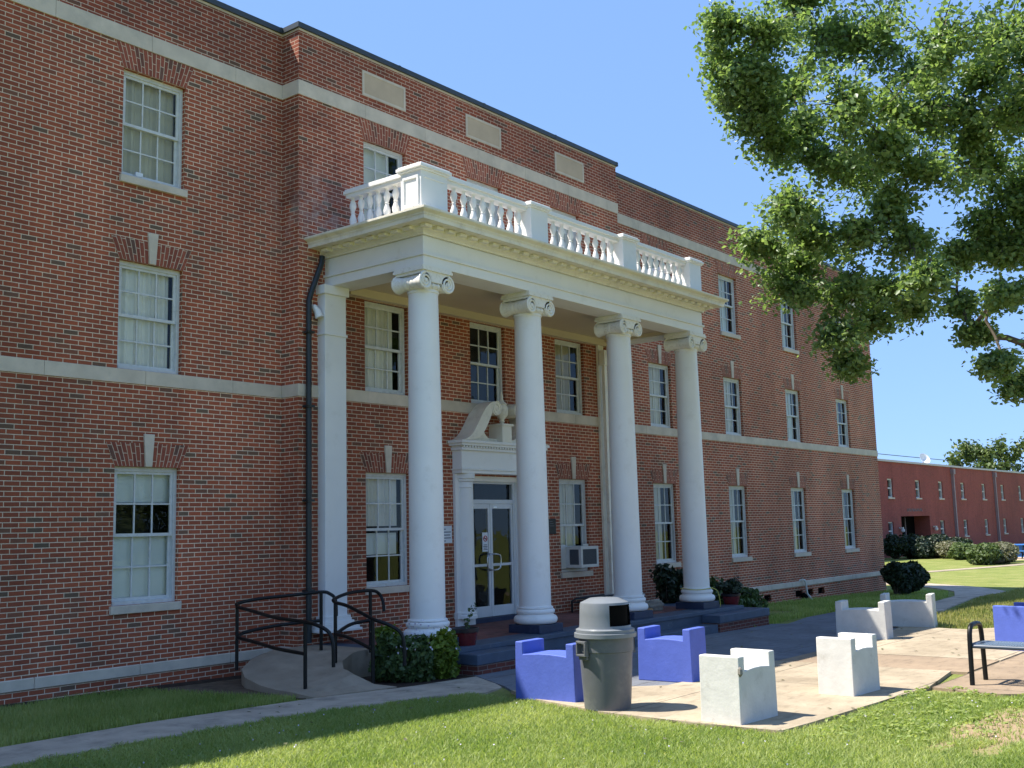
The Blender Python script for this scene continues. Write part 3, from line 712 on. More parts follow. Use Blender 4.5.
for xa in (11.84, 20.16):
    rl.box(xa, xa+.2, PY1+.06, 12.86, 7.54, 7.60); rl.box(xa-.03, xa+.23, PY1+.06, 12.9, 7.60, 7.65); rl.box(xa-.015, xa+.215, PY1+.06, 12.88, 7.65, 7.68); rl.box(xa+.02, xa+.18, PY1+.06, 12.86, BZ, BZ+.08)
rl.build('balustrade_rail', M['white'], bld, bevel=.004, bseg=1)
bp = [(.05, .0), (.05, .03), (.032, .045), (.028, .07), (.045, .11), (.06, .16), (.058, .2), (.036, .26), (.028, .29), (.04, .3), (.028, .31), (.036, .34), (.056, .39), (.056, .43), (.04, .47), (.028, .5), (.032, .515), (.045, .52), (.045, .527)]
b0 = MB().lathe(bp, (0, 0, 0), 14).build('baluster', M['white'], bld, smooth=True)
bal = []
for (a, b), n in zip(((12.35, 14.5), (14.98, 17.4), (17.88, 19.98)), (9, 9, 9)):
    for k in range(n): bal.append((a+(b-a)*(k+.5)/n, 11.27))
for k in range(7): bal += [(11.94, PY1+.16+k*.197), (20.26, PY1+.16+k*.197)]
for i, (x, y) in enumerate(bal):
    o = b0 if i == 0 else b0.copy()
    if i: C.objects.link(o)
    o.parent = bld; o.location = (x, y, BZ+.079); o.scale = (1, 1, 1.11 if y == 11.27 else 1.075)

# ------------------------------------------------------------------ door surround and doors
SX0, SX1, SC = 14.93, 17.33, 16.13
s_ = MB()
for a in (SX0, SX1-.5):
    s_.box(a, a+.5, YC-.06, YC+.16, .37, 3.13); s_.box(a-.02, a+.52, YC-.09, YC+.1, .50, .62)
s_.box(SX0+.5-.08, SX0+.5, YC+.161, YC+.3, .5, 3.0); s_.box(SX0+.45, SX1-.45, YC+.02, YC+.3, 3.0, 3.128)
s_.box(SX0-.01, SX1+.01, YC-.24, YC+.02, 3.13, 3.19); s_.box(SX0-.03, SX1+.03, YC-.26, YC+.02, 3.19, 3.22); s_.box(SX0, SX1, YC-.23, YC+.02, 3.22, 3.55)
s_.box(SX0-.04, SX1+.04, YC-.28, YC+.02, 3.55, 3.60); s_.box(SX0-.09, SX1+.09, YC-.33, YC+.02, 3.635, 3.68); s_.box(SX0-.12, SX1+.12, YC-.36, YC+.02, 3.68, 3.73)
x = SX0-.03
while x < SX1: s_.box(x, x+.045, YC-.31, YC-.27, 3.60, 3.635); x += .08
s_.box(SX0-.02, SX1+.02, YC-.27, YC+.02, 3.60, 3.635)
s_.build('door_surround', M['white'], bld, bevel=.003, bseg=1)
for xc in (SX0+.25, SX1-.25):       # engaged half-round columns
    MB().lathe([(.2, .5), (.2, .55), (.17, .58), (.185, .6), (.155, .63), (.15, 1.4), (.135, 2.86), (.155, 2.87), (.14, 2.89), (.14, 2.97), (.17, 2.99), (.175, 3.03), (.2, 3.04), (.2, 3.128)], (xc, YC-.06, 0), 24).build('engaged_column', M['white'], bld, smooth=True)
pd = MB()                              # swan-neck pediment
for sg in (-1, 1):
    up, lo = [], []
    # s-curve from the outer cornice up to the scroll
    P0, P1, P2, P3 = Vector((1.32, 3.73)), Vector((.84, 3.76)), Vector((.82, 4.42)), Vector((.36, 4.50))
    for i in range(15):
        t = i/14; p_ = P0*(1-t)**3+P1*3*t*(1-t)**2+P2*3*t*t*(1-t)+P3*t**3; up.append(p_)
    L0, L1, L2, L3 = Vector((1.1, 3.735)), Vector((.70, 3.735)), Vector((.60, 4.05)), Vector((.42, 4.32))
    for i in range(15):
        t = i/14; lo.append(L0*(1-t)**3+L1*3*t*(1-t)**2+L2*3*t*t*(1-t)+L3*t**3)
    fx = lambda v: SC+sg*v
    for i in range(14):
        q4 = [(fx(up[i].x), up[i].y), (fx(up[i+1].x), up[i+1].y), (fx(lo[i+1].x), lo[i+1].y), (fx(lo[i].x), lo[i].y)]
        if sg > 0: q4 = q4[::-1]
        pd.prism(q4, YC-.36, YC+.02)
    # tympanum fill below the neck with its round cut
    fill = [(fx(lo[i].x), lo[i].y) for i in range(15)]
    cut = [(fx(.33+.22*math.cos(a)), 4.06+.26*math.sin(a)) for a in [math.pi*.32-k*math.pi*.105 for k in range(9)]]
    poly = fill + cut + [(fx(.12), 3.80), (fx(.12), 3.735)]
    if sg > 0: poly = poly[::-1]
    pd.prism(poly, YC-.2, YC+.02)
    cx = fx(.33); rr_ = .135
    ring = [(cx+rr_*math.cos(2*math.pi*k/20), 4.365+rr_*math.sin(2*math.pi*k/20)) for k in range(20)]
    pd.prism(ring, YC-.37, YC+.02)
    spiral(pd, cx, 4.365, YC-.375, .125, -sg, 1, 30, .014, 1.8)
pd.box(SC-.14, SC+.14, YC-.34, YC, 3.732, 4.05); pd.box(SC-.17, SC+.17, YC-.37, YC, 4.05, 4.09)
pd.build('pediment', M['trim'], bld)
MB().lathe([(.04, 4.09), (.035, 4.12), (.06, 4.14), (.035, 4.17), (.07, 4.21), (.125, 4.28), (.13, 4.4), (.09, 4.46), (.11, 4.48), (.06, 4.52), (.03, 4.58), (.035, 4.64), (.01, 4.72)], (SC, YC-.22, 0), 18).build('urn_finial', M['trim'], bld, smooth=True)
DY = YC+.07
MB().box(15.345, 16.915, YC-.02, YC+.3, .373, .455).build('threshold', M['darkblue'], bld)
tf = MB(); tf.box(15.345, 15.40, DY, DY+.08, .455, 3.0); tf.box(16.76, 16.915, DY, DY+.08, .455, 3.0); tf.box(15.4, 16.76, DY, DY+.08, 2.58, 2.66); tf.box(15.4, 16.76, DY, DY+.08, 2.96, 3.0)
tf_o = tf.build('door_frame', M['doorframe'], bld, bevel=.004, bseg=1)
q = MB(); q.face([(15.4, DY+.04, 2.66), (16.76, DY+.04, 2.66), (16.76, DY+.04, 2.96), (15.4, DY+.04, 2.96)]); q.build('transom_pane', M['glass'], tf_o)
for i, (a, b) in enumerate(((15.403, 16.066), (16.074, 16.757))):
    d = MB(); z0, z1 = .462, 2.577
    d.box(a, a+.06, DY+.01, DY+.055, z0, z1); d.box(b-.06, b, DY+.01, DY+.055, z0, z1); d.box(a+.06, b-.06, DY+.01, DY+.055, z0, z0+.2); d.box(a+.06, b-.06, DY+.01, DY+.055, z1-.09, z1); d.box(a+.06, b-.06, DY+.015, DY+.05, 1.40, 1.45)
    do = d.build('door', M['doorframe'], bld, bevel=.004, bseg=1)
    q = MB(); q.face([(a+.06, DY+.03, z0+.2), (b-.06, DY+.03, z0+.2), (b-.06, DY+.03, z1-.09), (a+.06, DY+.03, z1-.09)]); q.build('door_pane', M['glass'], do)
    hx = b-.045 if i == 0 else a+.045; s2 = -1 if i == 0 else 1
    MB().tube([(hx, DY+.01, 1.33), (hx, DY-.05, 1.33), (hx+s2*.06, DY-.07, 1.34), (hx+s2*.13, DY-.07, 1.37), (hx+s2*.15, DY-.07, 1.44), (hx+s2*.15, DY-.07, 1.54), (hx+s2*.13, DY-.07, 1.60), (hx+s2*.06, DY-.07, 1.62), (hx, DY-.05, 1.63), (hx, DY+.01, 1.63)], .016, 8).build('door_handle', M['chrome'], do, smooth=True)
    MB().box(a+.09, a+.19, DY-.0, DY+.012, 2.5, 2.53).build('door_closer', M['chrome'], do)
# vestibule behind the doors
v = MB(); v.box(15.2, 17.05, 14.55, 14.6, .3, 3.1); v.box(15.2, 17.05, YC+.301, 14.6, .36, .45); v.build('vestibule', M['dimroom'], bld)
v = MB(); v.box(16.35, 16.5, 14.4, 14.5, .45, 2.4); v.box(15.7, 15.72, 14.3, 14.5, .45, 2.3); v.build('inner_door', M['fin'], bld)

# signs
t_ = thing('door_notice', 'white no-smoking notice taped to the glass of the left entrance door', 'sign', (16.03, DY, 1.7))
t_.location = (0, 0, 0)
MB().box(15.84, 16.0, DY+.018, DY+.026, 1.68, 2.04).build('sheet', M['paper'], t_)
r_ = MB(); cx, cz = 15.92, 1.925
r_.tube([(cx+.05*math.cos(k*math.pi/12), DY+.014, cz+.05*math.sin(k*math.pi/12)) for k in range(25)], .007, 6)
r_.tube([(cx-.035, DY+.013, cz+.035), (cx+.035, DY+.013, cz-.035)], .006, 6); r_.build('prohibition_ring', M['redink'], t_)
r_ = MB(); r_.box(cx-.035, cx+.03, DY+.014, DY+.0175, cz-.006, cz+.006)
for k in range(4): r_.box(15.86+.01*(k % 2), 15.98-.01*(k % 2), DY+.0145, DY+.0178, 1.71+k*.03, 1.722+k*.03)
r_.build('print', M['ink'], t_)
t_ = thing('wall_notice', 'small white printed sign on brick left of the entrance surround', 'sign'); MB().box(14.62, 14.87, YC-.012, YC-.001, 1.87, 2.18).build('board', M['paper'], t_, bevel=.003)
r_ = MB()
for k, (a, b) in enumerate(((14.65, 14.7), (14.65, 14.84), (14.65, 14.82), (14.65, 14.84), (14.65, 14.7))): r_.box(a, b, YC-.0145, YC-.0122, 1.9+k*.053, 1.915+k*.053)
r_.build('print', M['ink'], t_)
t_ = thing('wall_plaque', 'small black plaque on brick between entrance and air conditioner window', 'sign'); MB().box(17.78, 18.04, YC-.025, YC-.001, 1.97, 2.28).build('board', M['black'], t_, bevel=.004)
r_ = MB()
for k, (a, b) in enumerate(((17.82, 17.92), (17.82, 17.95), (17.82, 17.98))): r_.box(a, b, YC-.0275, YC-.0252, 2.22-k*.045, 2.23-k*.045)
r_.build('print', M['fin'], t_)
t_ = thing('security_camera', 'dark dome security camera under the entrance cornice', 'camera'); MB().lathe([(.05, 3.13), (.06, 3.11), (.06, 3.09)], (15.25, 13.0+.22, 0), 16).build('mount', M['ac'], t_)
MB().lathe([(.055, 3.09), (.05, 3.06), (.03, 3.035), (.004, 3.027)], (15.25, 13.22, 0), 16).build('dome', M['black'], t_, smooth=True)
t_ = thing('wall_floodlight', 'small white curved lamp on the brick beside the left pilaster', 'lamp'); MB().tube([(11.55, YC, 5.78), (11.56, YC-.06, 5.76), (11.6, YC-.1, 5.68), (11.62, YC-.12, 5.58)], [.02, .045, .06, .07], 12).build('lamp_shade', M['white'], t_, smooth=True)

# AC unit
t_ = thing('air_conditioner', 'off-white window air conditioner jutting out below the curtained window', 'air conditioner', group=None)
a0, a1, ay, az0, az1 = 18.42, 19.05, YC-.36, 1.27, 1.70
q = MB(); q.box(a0, a1, ay, YC+.1, az0, az0+.02); q.box(a0, a1, ay, YC+.1, az1-.02, az1); q.box(a0, a0+.02, ay, ay+.06, az0+.02, az1-.02); q.box(a0, a0+.02, ay+.3, YC+.1, az0+.02, az1-.02); q.box(a0, a0+.02, ay+.06, ay+.3, az0+.02, az0+.06); q.box(a0, a0+.02, ay+.06, ay+.3, az1-.06, az1-.02)
q.box(a1-.02, a1, ay, YC+.1, az0+.02, az1-.02); q.box(a0+.02, a1-.02, ay+.02, ay+.03, az0+.02, az1-.02)
q.box(a0+.02, a0+.06, ay, ay+.02, az0+.02, az1-.02); q.box(a1-.06, a1-.02, ay, ay+.02, az0+.02, az1-.02); q.box(a0+.06, a1-.06, ay, ay+.02, az1-.06, az1-.02); q.box(a0+.06, a1-.06, ay, ay+.02, az0+.02, az0+.06)
q.build('case', M['ac'], t_, bevel=.003, bseg=1)
q = MB()
for k in range(20): q.box(a0+.062+k*.0255, a0+.072+k*.0255, ay+.004, ay+.018, az0+.06, az1-.06)
for k in range(8): q.box(a0+.004, a0+.016, ay+.065+k*.03, ay+.08+k*.03, az0+.06, az1-.06)
q.box(a0+.02, a0+.03, ay+.06, ay+.3, az0+.06, az1-.06)
q.build('coil_grille', M['fin'], t_)
MB().box(18.215, 18.42, YC+.03, YC+.06, 1.25, 1.74).box(19.05, 19.25, YC+.031, YC+.061, 1.25, 1.74).build('side_panel', M['ac'], t_)

# downspouts
q = MB(); q.tube([(11.72, YC-.08, 6.62), (11.7, YC-.09, 6.5), (11.5, YC-.08, 6.02), (11.445, YC-.075, 5.85), (11.44, YC-.075, 5.6), (11.44, YC-.075, .42)], .046, 12)
for z in (1.2, 2.6, 4.1, 5.3): q.box(11.37, 11.51, YC-.14, YC, z, z+.035)
q.build('downspout', M['pipe'], bld, smooth=True)
q = MB(); q.box(19.76, 19.87, YC-.2, YC-.12, .5, 5.95); q.box(19.73, 19.87, YC-.23, YC-.08, 5.62, 5.95); q.box(19.74, 19.95, YC-.06, YC, .45, 6.1); q.box(19.7, 20.0, YC-.26, YC-.06, .44, .52)
q.build('rain_pipe', M['trim'], bld, bevel=.004, bseg=1)

# porch floor, steps, cheek blocks
st = MB()
st.box(11.62, 21.2, 10.95, YC-.001, -.3, .30, 2); st.box(11.85, 20.6, 11.35, YC-.001, .30, .3701, 1)
pf = MB(); pf.box(11.6, 21.3, 10.90, 11.45, .30, .3745); pf.box(11.6, 11.95, 11.45, YC-.002, .30, .3745); pf.box(20.5, 21.3, 11.45, YC-.002, .30, .3745)
pf.box(11.6, 21.25, 10.935, 10.9495, -.2, .30)
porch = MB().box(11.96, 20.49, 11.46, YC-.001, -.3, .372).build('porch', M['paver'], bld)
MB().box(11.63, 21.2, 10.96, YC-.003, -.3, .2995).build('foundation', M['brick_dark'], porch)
pf.build('porch_edge', M['bluestep'], porch, bevel=.006, bseg=1)
MB().box(13.35, 19.5, 10.56, 10.93, -.3, .13).build('step', M['bluestep'], porch, bevel=.008, bseg=1)
for x0, x1 in ((12.2, 13.34), (19.52, 21.72)):
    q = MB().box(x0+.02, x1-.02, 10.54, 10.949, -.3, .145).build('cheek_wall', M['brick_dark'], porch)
    MB().box(x0, x1, 10.52, 10.9485, .146, .30).build('cheek_slab', M['bluestep'], q, bevel=.012)

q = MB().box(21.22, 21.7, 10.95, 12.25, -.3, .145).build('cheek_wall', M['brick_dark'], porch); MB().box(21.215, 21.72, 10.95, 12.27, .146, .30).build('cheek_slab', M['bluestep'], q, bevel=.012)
# spigot standpipe
t_ = thing('standpipe', 'pale bent pipe on the base course above the foundation vents', 'pipe')
MB().tube([(30.55, Y0+.02, .37), (30.6, Y0-.08, .40), (30.68, Y0-.11, .38), (30.72, Y0-.12, .3), (30.75, Y0-.13, .0), (30.85, Y0-.2, -.16), (30.95, Y0-.22, -.28)], .03, 8).build('bent_pipe', M['ac'], t_, smooth=True)
MB().tube([(30.62, Y0-.04, -.02), (30.66, Y0-.1, -.1), (30.7, Y0-.12, -.3)], .09, 8).build('valve_body', M['hole'], t_, smooth=True)

# ------------------------------------------------------------------ ramp and handrails
def rampz(x, y):
    # rises from the walk towards the porch
    t = np.clip((y-10.8)/.5, 0, 1); t = t*t*(3-2*t)
    h = np.clip(.09+.15*(x-9.63)+.06*(y-11.28), .08, .37)
    return (zg(x)+.02)*(1-t)+h*t
out = [(9.42, 10.84), (9.38, 11.1), (9.40, 11.5), (9.46, 12.0), (9.60, 12.5), (9.85, 12.9), (10.25, 13.2), (10.8, 13.36), (11.25, 13.38), (11.6, 13.38), (11.6, 12.05), (11.1, 11.98), (10.75, 11.8), (10.5, 11.5), (10.42, 11.2), (10.55, 10.95), (10.75, 10.72), (10.0, 10.8)]
bm = bmesh.new(); vs = [bm.verts.new((x, y, 0)) for x, y in out]; f0 = bm.faces.new(vs)
for k in range(1, 14): bmesh.ops.bisect_plane(bm, geom=bm.verts[:]+bm.edges[:]+bm.faces[:], plane_co=(0, 10.8+k*.2, 0), plane_no=(0, 1, 0), dist=1e-5)
for k in range(1, 8): bmesh.ops.bisect_plane(bm, geom=bm.verts[:]+bm.edges[:]+bm.faces[:], plane_co=(9.4+k*.28, 0, 0), plane_no=(1, 0, 0), dist=1e-5)
r = bmesh.ops.extrude_edge_only(bm, edges=[e_ for e_ in bm.edges if e_.is_boundary]); low = set(v_ for v_ in r['geom'] if isinstance(v_, bmesh.types.BMVert))
for v_ in bm.verts: v_.co.z = -.15 if v_ in low else float(rampz(v_.co.x, v_.co.y))+.008
bmesh.ops.recalc_face_normals(bm, faces=bm.faces)
me = bpy.data.meshes.new('ramp'); bm.to_mesh(me); bm.free(); me.materials.append(M['rampc'])
o = bpy.data.objects.new('ramp', me); C.objects.link(o); tag(o, kind='structure')

def curve(pts, n=8):
    P = [Vector(p) for p in pts]; out_ = []
    for i in range(len(P)-1):
        p0 = P[max(i-1, 0)]; p1 = P[i]; p2 = P[i+1]; p3 = P[min(i+2, len(P)-1)]
        for k in range(n):
            t = k/n; out_.append(.5*((2*p1)+(-p0+p2)*t+(2*p0-5*p1+4*p2-p3)*t*t+(-p0+3*p1-3*p2+p3)*t**3))
    out_.append(P[-1]); return out_
def post(name, x, y, top, par, r=.026):
    return MB().tube([(x, y, float(rampz(x, y))-.03), (x, y, top)], r, 10).build(name, M['black'], par, smooth=True)
h1 = thing('handrail', 'black curved pipe handrail on the outer edge of the concrete ramp', 'handrail')
H = lambda x, y, h: (x, y, float(rampz(x, y))+h)
p1, p2, p3 = (9.88, 13.05), (9.63, 11.28), (11.08, 12.62)
for (x, y) in (p1, p2, p3): post('post', x, y, rampz(x, y)+.86, h1)
def rail(name, pts, par, r=.025): MB().tube(curve(pts, 7), r, 10).build(name, M['black'], par, smooth=True)
rail('top_rail', [H(*p1, .86), H(9.95, 13.12, .88), H(10.3, 13.1, .87), H(10.75, 12.85, .85), H(*p3, .86), H(11.17, 12.53, .83), H(11.22, 12.46, .74), H(11.23, 12.45, .5)], h1)
rail('top_rail', [H(*p1, .85), H(9.82, 12.6, .84), H(9.70, 12.0, .84), H(*p2, .86), H(9.63, 11.05, .86), H(9.66, 10.86, .8), H(9.68, 10.8, .65), H(9.68, 10.79, .36)], h1)
rail('middle_rail', [H(*p1, .42), H(10.1, 13.12, .44), H(10.6, 12.95, .44), H(*p3, .44)], h1)
rail('middle_rail', [H(*p1, .42), H(9.82, 12.55, .42), H(9.70, 11.95, .43), H(*p2, .45)], h1)
h2 = thing('handrail', 'black pipe handrail between the ramp and the flowering bush', 'handrail')
pa, pb, pc = (10.66, 11.84), (10.55, 10.97), (11.45, 11.95)
for (x, y) in (pa, pb, pc): post('post', x, y, rampz(x, y)+.86, h2)
rail('top_rail', [H(*pa, .84), H(10.72, 11.93, .87), H(11.1, 12.02, .87), H(*pc, .87), H(11.62, 11.95, .82), H(11.66, 11.9, .7), H(11.66, 11.88, .55)], h2)
rail('top_rail', [H(*pa, .84), H(10.6, 11.5, .83), H(*pb, .86), H(10.6, 10.72, .84), H(10.68, 10.58, .74), H(10.71, 10.54, .6), H(10.71, 10.53, .3)], h2)
rail('middle_rail', [H(*pa, .4), H(11.1, 12.0, .42), H(*pc, .44)], h2); rail('middle_rail', [H(*pa, .4), H(10.57, 11.45, .41), H(*pb, .45)], h2)

# ------------------------------------------------------------------ block benches
def block_bench(loc, rz, mat, label, L=.88, D=.46, H_=.70, S=.545, arm=.125, group='concrete block benches'):
    """long axis along local x; arms at both ends"""
    q = MB(); b_ = .012
    n = 8; top = [(-L/2, 0), (L/2, 0), (L/2-b_, H_), (L/2-arm, H_), (L/2-arm-.002, S+.005)]
    for k in range(1, n): t = k/n; top.append((L/2-arm-t*(L-2*arm), S+.005+.018*math.sin(math.pi*t)*(1 if k % 2 else .9)))
    top += [(-L/2+arm+.002, S+.005), (-L/2+arm, H_), (-L/2+b_, H_)]
    q.prism(top, -D/2, D/2)
    o = q.build('block_bench', mat, bevel=.012, bseg=3)
    me_ = o.data
    o.location = loc; o.rotation_euler = (0, 0, rz)
    tag(o, label, 'bench', group); return o
def zb(x, off=.043): return zg(x)+off
bb = M['blueblock']; wbm = M['whiteblock']
block_bench((10.99, 8.22, zb(11.2)-.02), R(91), bb, 'blue block bench half behind the grey trash can', L=.90, group='blue painted block benches')
block_bench((13.18, 7.86, zb(13.6)-.01), R(93), bb, 'blue block bench between the trash can and the nearest white bench', L=.82, D=.46, group='blue painted block benches')
block_bench((10.80, 5.64, zb(10.95)-.01), R(-3), wbm, 'nearest white block bench, chipped at its front corner, beside the trash can', L=.78, D=.48, group='white painted block benches')
block_bench((13.22, 5.40, zb(13.5)-.025), R(-4), wbm, 'white block bench standing alone in the sun, second nearest', L=.72, D=.46, group='white painted block benches')
block_bench((19.66, 7.68, zb(20.35)-.04), R(97), wbm, 'shaded white block bench in front, left of the other shaded one', L=.9, D=.48, group='white painted block benches')
block_bench((22.55, 7.87, zb(22.6)-.06), R(101), wbm, 'farthest white block bench, in shade by the start of the path', L=1.02, D=.5, group='white painted block benches')
block_bench((19.15, 4.86, zb(19.1)-.01), R(-8), bb, 'blue block bench directly behind the black metal bench', L=.95, D=.52, group='blue painted block benches')
# chip on the nearest bench
q = MB(); q.lathe([(.005, -.05), (.028, -.02), (.024, .03), (.008, .05)], (10.412, 5.41, .575), 7); tag(q.build('paint_chip', M['greyrock'], None), 'bare grey chip at the corner of the nearest white bench', 'chip')
chip = bpy.data.objects['paint_chip']

# ------------------------------------------------------------------ trash can
tx, ty = 10.65, 7.23; tz = zb(tx)-.005
can = thing('trash_can', 'round grey plastic trash can with a domed lid at the edge of the paving', 'trash can', (tx, ty, tz))
can.scale = (1.13, 1.13, 1.01)
body = [(.225, 0), (.235, .01), (.242, .1), (.262, .45), (.272, .64), (.282, .645), (.284, .80), (.292, .805), (.296, .83), (.286, .835), (.28, .80)]
MB().lathe(body, (0, 0, 0), 44, cap=False).lathe([(.01, .02), (.225, .02)], (0, 0, 0), 30, cap=False).build('bin_body', M['grey_plastic'], can, smooth=True)
LR = .255
ang0 = R(262)   # the opening looks towards -y
def skp(j, k):
    a = 2*math.pi*(k+.5)/48; d = (a-ang0+math.pi) % (2*math.pi)-math.pi; d2 = (a-ang0-math.pi+math.pi) % (2*math.pi)-math.pi
    return j in (6, 7) and (abs(d) < .62 or abs(d2) < .62)
lid = [(.30, .80), (.318, .80), (.318, .845), (.30, .85), (.30, .885), (.268, .90), (.262, .93), (.257, 1.05), (.252, 1.16), (.245, 1.185), (.15, 1.232), (.02, 1.243)]
MB().lathe(lid, (0, 0, 0), 48, cap=False, skip=skp).build('lid', M['grey_lid'], can, smooth=True)
MB().lathe([(.235, .86), (.235, 1.17), (.02, 1.2)], (0, 0, 0), 32, cap=False).build('dark_inside', M['hole'], can, smooth=True)  # inner shell behind the openings; shade inside the lid painted as near-black colour
for a in (R(190), R(10)):      # side handles
    q = MB(); w2 = .075
    for dz, (u0, u1) in ((.745, (-w2, w2)), (.60, (-w2, w2))): q.box(.27, .325, u0, u1, dz, dz+.025)
    q.box(.27, .325, -w2, -w2+.02, .625, .745); q.box(.27, .325, w2-.02, w2, .625, .745); q.box(.27, .30, -w2+.01, w2-.01, .56, .60)
    ho = q.build('handle', M['grey_plastic'], can, bevel=.006, bseg=2); ho.rotation_euler = (0, 0, a-R(28))

# ------------------------------------------------------------------ metal bench
mbn = thing('metal_bench', 'backless black metal bench with a perforated blue-grey seat', 'bench', (14.84, 3.50, zg(15)+.034))
def loopf(y):
    pts = [(-.29, y, 0), (-.275, y, .3), (-.26, y, .55), (-.235, y, .66), (-.17, y, .725), (-.0, y, .74), (.0, y, .74), (.17, y, .725), (.235, y, .66), (.26, y, .55), (.275, y, .3), (.29, y, 0)]
    q = MB().tube(curve(pts, 5), .031, 12); return q.build('leg_loop', M['black'], mbn, smooth=True)
loopf(.84); loopf(-.84)
def mesh_mat():
    m, t, b = nt('coated_expanded_metal'); p = node(t, 'ShaderNodeTexCoord').outputs['Object']; s = node(t, 'ShaderNodeSeparateXYZ'); t.links.new(p, s.inputs[0])
    a = math_(t, 'ABSOLUTE', math_(t, 'SINE', math_(t, 'MULTIPLY', math_(t, 'ADD', s.outputs[0], s.outputs[1]), 95.)))
    c = math_(t, 'ABSOLUTE', math_(t, 'SINE', math_(t, 'MULTIPLY', math_(t, 'SUBTRACT', s.outputs[0], s.outputs[1]), 95.)))
    k = math_(t, 'GREATER_THAN', math_(t, 'MULTIPLY', a, c), .42)
    b.inputs['Base Color'].default_value = (.17, .22, .28, 1); setin(b, Roughness=.3)
    t.links.new(math_(t, 'SUBTRACT', 1.0, k), b.inputs['Alpha']); return m
prof = [(-.262, .455), (-.262, .475), (-.255, .495), (-.235, .508), (-.1, .512), (.1, .512), (.235, .508), (.255, .495), (.262, .475), (.262, .455)]
q = MB()
for (xa, za), (xb, zb_) in zip(prof[:-1], prof[1:]): q.face([(xa, -.80, za), (xb, -.80, zb_), (xb, .80, zb_), (xa, .80, za)])
q.build('seat', mesh_mat(), mbn, smooth=True)
M['seatrim'] = plain('coated_rim', (.06, .08, .11), .35, .5, .1, 9)
q = MB()
q.tube(curve([(-.22, -.82, .478), (-.245, -.80, .478), (-.25, 0, .478), (-.245, .80, .478), (-.22, .82, .478), (0, .825, .478), (.22, .82, .478), (.245, .80, .478), (.25, 0, .478), (.245, -.80, .478), (.22, -.82, .478), (0, -.825, .478), (-.22, -.82, .478)], 4), .026, 10)
q.build('seat_rim', M['seatrim'], mbn, smooth=True)
q = MB().box(-.26, .26, .815, .845, .48, .51).box(-.26, .26, -.845, -.815, .48, .51).box(-.02, .02, -.815, .815, .47, .495); q.build('frame', M['black'], mbn)

# ------------------------------------------------------------------ pots, plants, bushes
def leafball(name, C0, rad, n, size, mat, parent=None, lump=.42, shell=.35, flat=None):
    """leaves through the outer volume of a lumpy ellipsoid"""
    d = rng.normal(size=(n, 3)); d /= np.linalg.norm(d, axis=1, keepdims=True)
    k = rng.normal(size=(7, 3))*2.1; ph = rng.uniform(0, 6, 7)
    lf = 1+lump*np.mean([np.sin(d@k[i]*1.6+ph[i]) for i in range(7)], axis=0)*1.9
    r = (shell+(1-shell)*rng.uniform(0, 1, n)**.6)*lf
    P = d*r[:, None]*np.array(rad)+np.array(C0)
    if flat is not None: P = P[P[:, 2] > flat]; d = d[:len(P)]
    N = rng.normal(size=(len(P), 3))*.8+(P-np.array(C0))/np.array(rad)*.6+np.array([0, 0, .4])
    return cloud(name, P, N, size*rng.uniform(.7, 1.3, len(P)), mat, parent)
def stems(parent, c, z0, r, h, n=7, mat='bark', th=.012):
    q = MB()
    for k in range(n):
        a = 2*math.pi*k/n+random.random(); e_ = Vector((c[0]+math.cos(a)*r*random.uniform(.4, .9), c[1]+math.sin(a)*r*random.uniform(.4, .9), z0+h*random.uniform(.6, 1)))
        s0 = Vector((c[0]+math.cos(a)*.04, c[1]+math.sin(a)*.04, z0-.02)); q.tube([s0, s0.lerp(e_, .5)+Vector((0, 0, .05)), e_], [th, th*.8, th*.4], 6)
    q.build('stem', M[mat], parent)
def pot(x, y, z, r, h, label, rimcol='rim', body='redpot'):
    t = thing('flower_pot', label, 'flower pot', (x, y, z))
    MB().lathe([(r*.62, 0), (r*.72, h*.2), (r*.86, h*.6), (r*.9, h*.8)], (0, 0, 0), 28).build('pot_body', M[body], t, smooth=True)
    MB().lathe([(r*.9, h*.8), (r*1.0, h*.82), (r*1.02, h*.98), (r*.95, h), (r*.88, h*.9), (.01, h*.88)], (0, 0, 0), 28, cap=False).build('rim', M[rimcol], t, smooth=True)
    return t
pot(12.62, 11.12, .3005, .21, .33, 'dark red glazed pot with a wilting sprig, on the left step block')
t = thing('potted_sprig', 'thin leggy plant growing from the red pot on the steps', 'plant', (0, 0, 0))
MB().tube([(12.62, 11.12, .55), (12.66, 11.1, .7), (12.72, 11.08, .85), (12.8, 11.06, .93)], [.006, .005, .004, .002], 6).tube([(12.62, 11.12, .55), (12.6, 11.1, .68), (12.58, 11.1, .76)], [.005, .004, .002], 6).build('stem', M['bark'], t)
P = np.array([(12.62+.24*s*s*.8+rng.normal()*.03, 11.1+rng.normal()*.03, .56+.4*s+rng.normal()*.02) for s in rng.uniform(0, 1, 42)]); cloud('leaves', P, rng.normal(size=(42, 3)), .04, M['bushleaf'], t)
